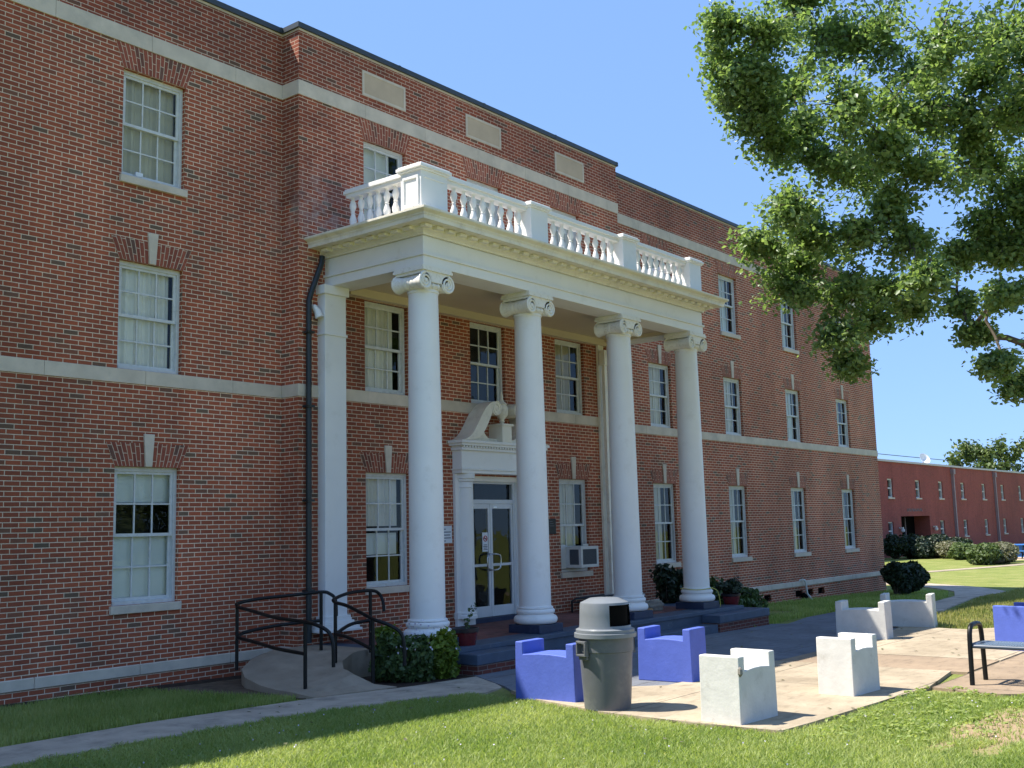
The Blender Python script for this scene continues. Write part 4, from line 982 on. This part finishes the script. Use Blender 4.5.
# flowering bush between the ramp and the steps
t = thing('flowering_bush', 'leafy bush with small pale flowers between the ramp and the entrance steps', 'bush', (11.35, 11.15, 0)); t.location = (0, 0, 0)
leafball('foliage', (11.15, 11.22, .29), (.27, .3, .34), 2600, .055, M['bushleaf'], t, flat=.02)
leafball('foliage', (11.5, 10.98, .30), (.36, .3, .36), 3300, .055, M['bushleaf'], t, flat=.02)
leafball('foliage', (11.76, 10.80, .31), (.22, .22, .34), 1700, .06, M['limeleaf'], t, flat=.02)
leafball('foliage', (11.2, 11.35, .66), (.14, .13, .1), 300, .07, M['limeleaf'], t)
stems(t, (11.4, 11.1), .0, .4, .6, 12)
P = rng.normal(size=(90, 3))*np.array([.24, .2, .12])+np.array([11.42, 11.05, .58]); cloud('blossom', P, rng.normal(size=(90, 3)), .034, M['flower'], t, aspect=1.1)
# shrubs by column four and along the wall
def shrub(label, blobs, mat, leaf=.06, group=None, name='shrub', nper=2600, th=.012):
    t = thing(name, label, 'bush', group=group)
    for c0, rad in blobs:
        leafball('foliage', c0, rad, int(nper*max(.5, rad[0]*rad[2]/.2)), leaf, M[mat], t, flat=zg(c0[0])+.02, lump=.2 if c0[0] > 30 else .42, shell=.5 if c0[0] > 30 else .35)
    stems(t, (blobs[0][0][0], blobs[0][0][1]), zg(blobs[0][0][0]), blobs[0][1][0]*.7, blobs[0][0][2]+blobs[0][1][2]*.5, 9, th=th)
    return t
tp = pot(21.5, 11.3, .301, .21, .3, 'dark red pot beside the fourth column in front of the shrubs'); 
t = thing('leafy_pot_plant', 'dark leafy plant in the pot right of the fourth column', 'plant'); leafball('foliage', (21.5, 11.3, .74), (.26, .24, .16), 900, .06, M['darkleaf'], t); stems(t, (21.5, 11.3), .58, .12, .16, 6)
shrub('dark leafy shrub standing behind the fourth column below a window', [((21.25, 12.75, .9), (.24, .26, .34)), ((21.8, 12.75, .75), (.3, .28, .36)), ((21.5, 12.7, .5), (.36, .3, .3))], 'darkleaf', .09, nper=1100)
shrub('low spreading dark shrub right of the steps against the wall', [((23.2, 12.5, .22), (.65, .45, .45)), ((24.1, 12.4, .12), (.65, .45, .42)), ((22.6, 12.6, .4), (.45, .4, .42))], 'bushleaf', .085, nper=1900)
# black trough against the wall near the rain pipe, stones, rope
t = thing('low_rack', 'low black metal rack against the brick wall below the air conditioner', 'rack')
q = MB(); q.tube([(18.35, 13.0, .37), (18.35, 13.0, .60), (18.5, 13.0, .64), (19.5, 13.0, .66), (19.6, 13.0, .6), (19.6, 13.0, .37)], .022, 8); q.tube([(18.35, 13.25, .37), (18.35, 13.25, .60), (18.5, 13.25, .64), (19.5, 13.25, .66), (19.6, 13.25, .6), (19.6, 13.25, .37)], .022, 8)
q.build('frame', M['black'], t, smooth=True); MB().box(18.4, 19.55, 13.0, 13.25, .56, .585).build('shelf', M['pipe'], t)
def rock(x, y, z, sx, sy, sz, mat, label, name='stone'):
    bm = bmesh.new(); bmesh.ops.create_icosphere(bm, subdivisions=3, radius=1)
    for v_ in bm.verts:
        n_ = 1+.16*math.sin(v_.co.x*5+x)+.12*math.sin(v_.co.y*7+z)+.1*math.sin(v_.co.z*6+y); v_.co = Vector((v_.co.x*sx*n_, v_.co.y*sy*n_, max(v_.co.z*n_, -.55)*sz))
    me = bpy.data.meshes.new(name); bm.to_mesh(me); bm.free(); me.materials.append(M[mat])
    for p_ in me.polygons: p_.use_smooth = True
    o = bpy.data.objects.new(name, me); C.objects.link(o); o.location = (x, y, z+sz*.55); tag(o, label, 'stone'); return o
rock(18.62, 11.75, .375, .26, .16, .07, 'tanrock', 'flat tan stone lying on the porch right of the third column')
rock(19.4, 12.0, .375, .3, .2, .12, 'greyrock', 'grey rough stone on the porch edge before the shrub')
t = thing('yellow_rope', 'thin yellow rope tied round the base of the fourth column', 'rope')
x4 = colx[3]
MB().tube([(x4+.335*math.cos(a), CY+.335*math.sin(a), .775+.012*math.sin(3*a)) for a in [k*2*math.pi/36 for k in range(37)]], .008, 6).tube(curve([(x4+.1, CY-.335, .775), (x4+.26, CY-.345, .7), (x4+.34, CY-.345, .5), (x4+.36, CY-.34, .385)], 5), .007, 6).build('rope_coil', M['yellow'], t, smooth=True)

YEW = [((34.45, 12.35, .42), (.5, .42, .34)), ((35.35, 12.2, .28), (.66, .5, .44)), ((34.9, 12.2, .05), (.55, .4, .3))]
# corner bushes of the main building
shrub('large dark clipped yew at the far corner of the columned building', YEW, 'darkleaf', .09, nper=2600, th=.03)

# ------------------------------------------------------------------ far building
FY = 30.0
fb = thing('school_annex', 'long low two-storey dark red brick school building beyond the lawn', 'building')
fx0, fx1, fz0, fz1 = 62., 175., -2.6, 6.5
ux = [83.9-6.25*2, 83.9-6.25, 83.9, 90.2, 96.0, 102.2, 108.7, 115.1, 121.7, 128.1, 134.6, 141.1, 147.5]
lx = [83.5-6.25*2, 83.5-6.25, 83.5, 95.8, 102.3, 108.8, 115.1, 121.6, 128.0, 134.5, 141.0, 147.4]
ops = [(x-.57, x+.57, 3.76, 5.2) for x in ux] + [(x-.57, x+.57, .48, 1.88) for x in lx] + [(85.8, 92.6, -1.0, 2.3)]
q = MB(); wall(q, fx0, fx1, FY, fz0, fz1, ops, depth=.3)
q.face([(fx0, 50, fz0), (fx0, FY, fz0), (fx0, FY, fz1), (fx0, 50, fz1)]); q.face([(fx1, FY, fz0), (fx1, 50, fz0), (fx1, 50, fz1), (fx1, FY, fz1)]); q.face([(fx1, 50, fz0), (fx0, 50, fz0), (fx0, 50, fz1), (fx1, 50, fz1)])
q.build('wall', M['brick_far'], fb)
MB().box(fx0, fx1, FY+1.6, FY+1.7, fz0, fz1-.2).build('interior_wall', M['hole'], fb)
MB().box(fx0-.1, fx1+.1, FY-.12, 50.1, fz1, fz1+.16).build('roof', M['farcoping'], fb)
q0 = MB(); w_, h_ = 1.14, 1.44
q0.box(0, .1, .1, .3, 0, h_); q0.box(w_-.1, w_, .1, .3, 0, h_); q0.box(.1, w_-.1, .1, .3, h_-.1, h_); q0.box(.1, w_-.1, .1, .3, 0, .08); q0.box(.1, w_-.1, .14, .2, h_*.5-.05, h_*.5+.05); q0.box(.1, .34, .15, .19, .08, h_*.5-.05); q0.box(.1, .34, .15, .19, h_*.5+.05, h_-.1)
wp = q0.build('window', M['sash'], fb); wp.location = (ux[0]-.57, FY, 3.76)
q = MB(); q.face([(.34, .21, .08), (w_-.1, .21, .08), (w_-.1, .21, h_-.1), (.34, .21, h_-.1)]); pp = q.build('pane', M['glass'], wp)
sp = MB().box(-.08, w_+.08, -.08, .12, -.12, -.003).build('sill', M['stone'], wp)
for x, z in [(x, 3.76) for x in ux[1:]] + [(x, .46) for x in lx]:
    a = wp.copy(); C.objects.link(a); a.parent = fb; a.location = (x-.57, FY, z)
    for ch in (pp, sp):
        b = ch.copy(); C.objects.link(b); b.parent = a
for x in (99.2, 112.2, 125.2, 138.2):
    q = MB().box(x-.12, x+.12, FY-.22, FY-.005, -2.0, 5.9).box(x-.25, x+.25, FY-.3, FY-.004, 5.9, 6.35); q.build('downspout', M['farpipe'], fb)
en = MB(); en.box(85.8, 92.6, FY+1.3, FY+1.35, -1.0, 2.3); eo = en.build('entrance', M['hole'], fb)
q = MB()
for x in (87.2, 88.8, 90.2): q.box(x-.05, x+.05, FY+1.2, FY+1.29, -1.0, 2.2)
q.build('entrance_frame', M['farpipe'], eo)
MB().box(92.6, 92.7, FY+.301, FY+1.29, -1.0, 2.3).build('entrance_return', M['brick_far'], eo)
for x in (85.3, 93.3):
    MB().box(x-.12, x+.12, FY-.3, FY-.004, 1.35, 1.45).lathe([(.02, 1.05), (.13, 1.1), (.15, 1.2), (.13, 1.3), (.02, 1.35)], (x, FY-.25, 0), 12).build('wall_lamp', M['ac'], fb)
q = MB(); x = 87.3       # worn raised letters, too far to read
for k, wd in enumerate((.22, .2, .24, .2, .22, .2, .24, .18, .22, .2, .22)):
    q.box(x, x+.07, FY-.03, FY-.004, 2.68, 2.9); q.box(x+.07, x+wd, FY-.03, FY-.004, 2.68+.15*(k % 2), 2.73+.15*(k % 2)); x += wd+.12
q.build('lettering', M['fin'], fb)
t = thing('satellite_dish', 'small white dish on the roof edge of the school building', 'satellite dish', (95.2, 31, fz1+.16))
MB().lathe([(.01, 0), (.3, .06), (.5, .2), (.52, .2), (.3, .02), (.01, -.04)], (0, 0, 0), 20, cap=False).build('dish', M['white'], t, smooth=True).rotation_euler = (R(60), 0, R(-30))
bpy.data.objects['dish'].location = (0, 0, .45)
MB().tube([(0, 0, 0), (0, .1, .45)], .04, 8).build('mast', M['farpipe'], t)
def cable(a, b, sag, z_r=.03):
    pts = [(a[0]+(b[0]-a[0])*k/20, a[1]+(b[1]-a[1])*k/20, a[2]+(b[2]-a[2])*k/20-sag*math.sin(math.pi*k/20)) for k in range(21)]
    return MB().tube(pts, z_r, 6)
tag(cable((100, 56, 11.3), (260, 56, 11.9), .2, .05).build('power_line', M['black']), 'thin dark cable strung behind the school building roof', 'power line')

# bushes far
shrub('small dark round yew left of the long dark hedge', [((78.5, 28.0, .2), (1.2, .9, .75))], 'darkleaf', .13, nper=420, th=.05)
shrub('long dark clipped yew hedge before the school entrance', [((80.5, 27.2, .05), (1.8, 1., .85)), ((83.5, 26.6, .15), (2.4, 1., .8)), ((79.5, 26.4, -.2), (1.4, .8, .6)), ((85.5, 25.6, -.1), (1.5, .9, .7))], 'darkleaf', .13, nper=420, th=.05)
shrub('tan flowering hedge bush right of the dark hedge', [((83, 26.0, -.15), (1.8, 1.1, .6)), ((80.5, 24.8, -.2), (1.6, 1.0, .6))], 'tanleaf', .12, nper=450, th=.05)
shrub('pale green clipped bush in the middle of the hedge row', [((77.2, 22.9, -.2), (1.7, .9, .58))], 'greenleaf', .12, nper=520, th=.05)
shrub('bright green clipped bush nearest on the lawn', [((66.0, 18.45, -.02), (1.7, .9, .62))], 'greenleaf', .11, nper=560, th=.05)
shrub('rounded bush with tan flower heads at the right end of the hedge row', [((67.8, 18.0, -.1), (1.4, .8, .56)), ((71, 18.9, .0), (1.9, .9, .6))], 'tanleaf', .11, nper=500, th=.05)
# blue picnic table far right
def picnic(x, y, rz, label):
    t = thing('picnic_table', label, 'table', (x, y, zg(x)+.02), rz, 'blue picnic tables')
    MB().box(-1.2, 1.2, -.4, .4, .9, .96).build('tabletop', M['sky_blue_plastic'], t); 
    for s in (-1, 1):
        MB().box(-1.2, 1.2, s*.75-.14, s*.75+.14, .5, .55).build('bench_seat', M['sky_blue_plastic'], t)
        q = MB(); q.tube([(s*.9, -.75, .5), (s*.9, -.4, .3), (s*.9, 0, .3), (s*.9, .4, .3), (s*.9, .75, .5)], .04, 6); q.tube([(s*.9, -.6, 0), (s*.9, -.25, .9)], .045, 6); q.tube([(s*.9, .6, 0), (s*.9, .25, .9)], .045, 6); q.build('leg', M['black'], t)
    MB().box(-1.1, 1.1, -.06, .06, .1, .88).build('panel', M['sky_blue_plastic'], t)
picnic(79.0, 20.3, R(80), 'bright blue picnic table just right of the farthest hedge bush')
picnic(79.8, 18.6, R(60), 'blue picnic table cut by the right edge of the photo')

# ------------------------------------------------------------------ trees
def tree(name, label, base, trunk_h, clumps, leafmat, leafsize, per, twigs, trunk_r, spread=.33, fork=None, group=None):
    t = thing(name, label, 'tree', base, group=group); t.location = (0, 0, 0)
    q = MB(); b = Vector(base); top = b+Vector((0, 0, trunk_h))
    q.tube([b-Vector((0, 0, .2)), b+Vector((0, 0, .5)), b.lerp(top, .5)+Vector((.1, .05, 0)), top], [trunk_r*1.5, trunk_r*1.1, trunk_r*.95, trunk_r*.8], 14)
    nodes = [(top, trunk_r*.62)]
    for k in range(5): nodes.append((b.lerp(top, .55+.09*k)+Vector((.05, .02, 0)), trunk_r*.5))
    cl = sorted(clumps, key=lambda c: (Vector(c[:3])-top).length)
    Ps, Ns = [], []
    while cl:          # always grow to the clump nearest to the limbs built so far
        cx, cy, cz, cr = min(cl, key=lambda c: min((n_[0]-Vector(c[:3])).length_squared for n_ in nodes)); cl.remove((cx, cy, cz, cr))
        c_ = Vector((cx, cy, cz))
        # nearest node that is nearer to the trunk
        best = min(nodes, key=lambda n_: (n_[0]-c_).length + .1*(n_[0]-top).length + (.5 if n_[1] < .02 else 0))
        s0, r0 = best; L = (c_-s0).length; r1 = max(.012, r0*.62)
        mid = []
        for i in range(1, 5):
            f_ = i/4; p_ = s0.lerp(c_, f_)+Vector((random.uniform(-1, 1), random.uniform(-1, 1), random.uniform(-.6, 1)))*L*.07*(1 if i < 4 else .3); mid.append(p_)
        rr = [r0*.85, r0*.8, r0*.74, r0*.68, r1]; q.tube([s0]+mid, rr, 7)
        for i, p_ in enumerate(mid): nodes.append((p_, rr[i+1]))
        for k in range(twigs):
            d = Vector(rng.normal(size=3)); d.normalize(); d = d*(random.random()**.45)*cr; d.z *= .8
            d *= 1.3; e_ = c_+d; st_ = mid[-1].lerp(mid[-2], random.random()*.6)
            q.tube([st_, st_.lerp(e_, .55)+Vector((0, 0, .06)), e_], [.016, .01, .004], 4)
            n = int(per*random.uniform(.6, 1.4)); u = rng.normal(size=(n, 3)); u *= (rng.uniform(0, 1, n)**.6)[:, None]*spread/np.linalg.norm(u, axis=1, keepdims=True)
            tt = rng.uniform(.15, 1.08, n)[:, None]; P = np.array(st_)*(1-tt)+np.array(e_)*tt+u*np.array([1, 1, .7])*(.55+.5*tt); P[:, 2] -= .05+.05*tt[:, 0]
            Ps.append(P); Ns.append(rng.normal(size=(n, 3))*.75+np.array([0, 0, .75])+u*1.2)
    q.build('trunk', M['bark'], t, smooth=True)
    cloud('crown', np.concatenate(Ps), np.concatenate(Ns), leafsize*rng.uniform(.65, 1.3, sum(len(p) for p in Ps)), M[leafmat], t, aspect=1.5)
    return t
CL_ = [(15.8, 7.93, 10.4, 0.4), (16.24, 7.37, 10.27, 0.67), (18.88, 7.48, 11.15, 0.9), (18.63, 6.19, 10.66, 0.89), (16.39, 4.55, 9.27, 0.76), (18.86, 4.27, 10.13, 0.84), (16.83, 8.31, 9.63, 0.23), (16.03, 7.55, 9.56, 0.37), (18.27, 7.87, 9.96, 0.74), (16.19, 6.08, 8.59, 0.71), (17.88, 5.78, 8.93, 0.84), (19.09, 5.14, 9.2, 0.87), (19.04, 4.26, 8.86, 0.76), (17.63, 7.92, 8.87, 0.43), (18.72, 7.57, 8.7, 0.74), (20.37, 7.24, 8.84, 0.93), (17.63, 5.37, 7.73, 0.78), (20.18, 5.09, 8.39, 0.76), (20.83, 4.7, 7.99, 0.55), (17.07, 8.03, 7.0, 0.45), (16.15, 7.08, 7.17, 0.45), (19.23, 8.03, 7.37, 0.79), (17.49, 6.46, 6.87, 0.7), (17.87, 5.8, 6.77, 0.46), (21.84, 5.14, 7.33, 0.38), (17.81, 7.89, 6.25, 0.53), (18.09, 7.14, 6.08, 0.66), (19.5, 6.9, 6.36, 0.55), (16.91, 5.27, 5.84, 0.31), (20.24, 5.66, 6.93, 0.29), (19.05, 4.66, 5.84, 0.37), (17.83, 7.09, 5.25, 0.41), (18.95, 6.89, 5.67, 0.39), (20.41, 6.68, 6.09, 0.34), (18.38, 7.12, 4.84, 0.19), (19.98, 5.44, 5.42, 0.23), (19.01, 4.85, 4.64, 0.27), (20.66, 4.98, 4.41, 0.21), (20.25, 5.73, 6.01, 0.22), (17.91, 3.3, 9.08, 0.85), (22.25, 3.99, 8.95, 1.04), (21.01, 4.15, 6.98, 0.81), (21.07, 4.3, 5.37, 0.62), (22.77, 2.85, 10.57, 1.23), (20.37, 2.44, 7.56, 0.99), (22.36, 3.04, 5.92, 0.91), (24.1, 1.46, 9.8, 1.23), (19.18, 1.23, 6.23, 0.89), (23.36, 1.97, 5.35, 0.82), (21.47, 0.15, 8.3, 0.97), (22.26, 0.37, 6.34, 0.91), (21.01, -0.57, 6.72, 0.76), (17.76, 7.69, 12.37, 0.82), (16.89, 5.91, 11.44, 0.99), (20.75, 5.53, 13.02, 1.16), (18.1, 3.33, 10.99, 0.95), (20.83, 2.27, 11.93, 1.13), (20.68, 0.78, 10.78, 1.06), (22.89, -0.13, 10.25, 0.86), (16.47, 5.83, 12.79, 0.82), (16.93, 4.39, 12.57, 0.95), (20.93, 3.53, 14.21, 1.2), (22.1, 1.79, 14.04, 1.18), (21.94, 0.29, 12.57, 0.94), (20.35, 4.62, 16.23, 0.94), (18.24, 2.52, 14.13, 0.95), (22.38, 1.37, 15.59, 0.92), (18.81, 2.19, 15.73, 0.73)]
_ex = []
for i_ in range(len(CL_)):
    for j_ in range(i_+1, len(CL_)):
        a_, b_ = Vector(CL_[i_][:3]), Vector(CL_[j_][:3])
        if 1.1 < (a_-b_).length < 1.9 and (a_+b_).z > 13.4: m_ = (a_+b_)/2; _ex.append((m_.x, m_.y, m_.z, .42))
CL_ = CL_ + [c__ for k_, c__ in enumerate(_ex) if k_ % 2 == 0]
tree('oak_tree', 'large leafy oak whose crown overhangs the upper right of the photo', (22.6, 2.9, zg(22.6)), 6.2, CL_, 'leaf', .068, 70, 24, .42)
def simple_tree(label, base, h, r, n, leaf, mat, group=None):
    cls = []
    for k in range(n):
        a = random.uniform(0, 6.28); rr = r*math.sqrt(random.random())*.8; zz = random.uniform(.35, 1)
        cls.append((base[0]+math.cos(a)*rr*math.sin(math.pi*min(zz, .93)), base[1]+math.sin(a)*rr, base[2]+h*zz, r*.3))
    return tree('oak_tree', label, base, h*.35, cls, mat, leaf, 16, 9, h*.03, spread=r*.14, group=group)
simple_tree('distant pale green tree rising behind the school roof at the right edge', (189, 50, -2.4), 16.5, 8, 40, .5, 'greenleaf')

# ------------------------------------------------------------------ grass (uncountable)
def scatter(x0, x1, y0, y1, dens, keep):
    n = int((x1-x0)*(y1-y0)*dens); x = rng.uniform(x0, x1, n); y = rng.uniform(y0, y1, n); k = keep(x, y); return np.column_stack([x[k], y[k]])
paved = [pale, [(13.8, 4.9), (13.9, 3.75), (15.4, 2.3), (17, -1), (30, -1), (30, 4.9)]]
def edge_noise(x, y): return .05*np.sin(x*7.3+y*3.1)+.04*np.sin(x*17.+y*11.)
def lawn_front(x, y):
    r = (y < 9.98-np.clip((x-8.6)*.22, 0, .8)+edge_noise(x, y)) & (x < 10.9+edge_noise(x, y)*1.5)
    r2 = (y < 4.82) & (x < 14.0)
    keep = (r | r2)
    for p_ in paved: keep &= ~inpoly(x+edge_noise(x, y)*.6, y, p_)
    keep &= ~inpoly(x, y, [(10.7, 8.4), (11.2, 9.2), (11.5, 9.5), (10.9, 10)])
    d = np.sqrt(((x-11.9)/1.5)**2+((y-3.25)/.5)**2)
    worn = (d < .85+.25*np.sin(x*5)+.2*np.sin(y*13)) & (rng.uniform(0, 1, len(x)) < .9)
    # visible wedge only
    return keep & ~worn
xy = scatter(4.2, 15.5, 1.8, 10.2, 3600, lambda x, y: lawn_front(x, y) & ((x*.61+y*-.78) < 8))
gr = blades('lawn_grass', xy, ZGN(xy[:, 0]), .05, .010, M['grassblade'], lean=1.5); tag(gr, 'mown green lawn grass in front of the paving', 'grass', kind='stuff')
xy = scatter(-2, 9.6, 10.95, 13.5, 3000, lambda x, y: (y < 13.45-.12*np.sin(x*3)) & ~inpoly(x, y, [(9.3, 10.8), (8.95+.0, 12.0), (8.7, 13.0), (8.5, 14), (10, 14), (10, 10.8)]) & (x > 2))
gr = blades('grass_strip', xy, ZGN(xy[:, 0]), .085, .009, M['grassblade']); tag(gr, 'shaded grass strip between the sidewalk and the brick wall', 'grass', kind='stuff')
xy = scatter(21, 38, 10.2, 13.7, 420, lambda x, y: (y > np.interp(x, [21, 24, 27, 29.5, 34.8, 38], [10.5, 10.9, 11.1, 10.1, 10.9, 11.9])) & ((x > 26) | (y < 11.6)))
gr = blades('wall_grass', xy, ZGN(xy[:, 0]), .10, .02, M['grassblade']); tag(gr, 'shaded grass between the far wing and the paved walk', 'grass', kind='stuff')
xy = scatter(22, 60, 2.0, 10.2, 300, lambda x, y: (y < np.interp(x, [22, 27.3, 30, 34.4, 38.6, 60], [8.4, 8.5, 9.0, 9.85, 10.05, 14])) & (y > .14*x) & ~inpoly(x, y, [(17.3, 4.7), (24.1, 4.7), (24.3, 5.7), (22.3, 6.7), (22.6, 8.7), (17, 8.7)]) & ~inpoly(x, y, [(14, -1), (30, -1), (30, 4.75), (14, 4.75)]))
gr = blades('side_grass', xy, ZGN(xy[:, 0]), .09, .022, M['dryblade']); tag(gr, 'yellowing grass beyond the paving at the right edge', 'grass', kind='stuff')
# woods across the campus, seen only as a reflection in the window panes
P = np.column_stack([rng.uniform(-70, 70, 5200), rng.uniform(-75, -62, 5200), np.zeros(5200)]); top = 7+3*np.sin(P[:, 0]*.21)+2*np.sin(P[:, 0]*.53+1); P[:, 2] = rng.uniform(0, 1, 5200)**.8*top
w_ = cloud('woods', P, rng.normal(size=P.shape), 1.5, M['greenleaf'], aspect=1.2); tag(w_, 'line of trees across the campus opposite the building', 'trees', kind='stuff')
n_ = 90; P = np.column_stack([rng.uniform(5, 24, n_), rng.uniform(4.8, 10.8, n_), np.zeros(n_)]); P[:, 2] = ZGN(P[:, 0])+.053
w_ = cloud('fallen_leaves', P, rng.normal(size=P.shape)*.15+np.array([0, 0, 1]), .045, M['tanleaf']); tag(w_, 'few dry leaves scattered on the paving and walk', 'leaves', kind='stuff')
# broad weeds in the worn lawn by the paving
xy = scatter(10.2, 14.2, 3.2, 4.8, 26, lambda x, y: y < 4.8)
P = []; 
for x, y in xy:
    for k in range(9): a = rng.uniform(0, 6.28); P.append((x+math.cos(a)*.05, y+math.sin(a)*.05, zg(x)+.035+.02*rng.uniform()))
P = np.array(P); w_ = cloud('weeds', P, rng.normal(size=(len(P), 3))*.35+np.array([0, 0, 1]), .032, M['grassblade']); tag(w_, 'low broad-leaved weeds scattered through the worn lawn', 'weeds', kind='stuff')
xy = scatter(5.5, 14, 3, 9.8, 5, lambda x, y: lawn_front(x, y))
P = np.column_stack([xy, ZGN(xy[:, 0])+.06]); w_ = cloud('clover_flowers', P, rng.normal(size=(len(P), 3)), .018, M['flower'], aspect=1.); tag(w_, 'tiny pale clover heads dotted over the lawn', 'flowers', kind='stuff')
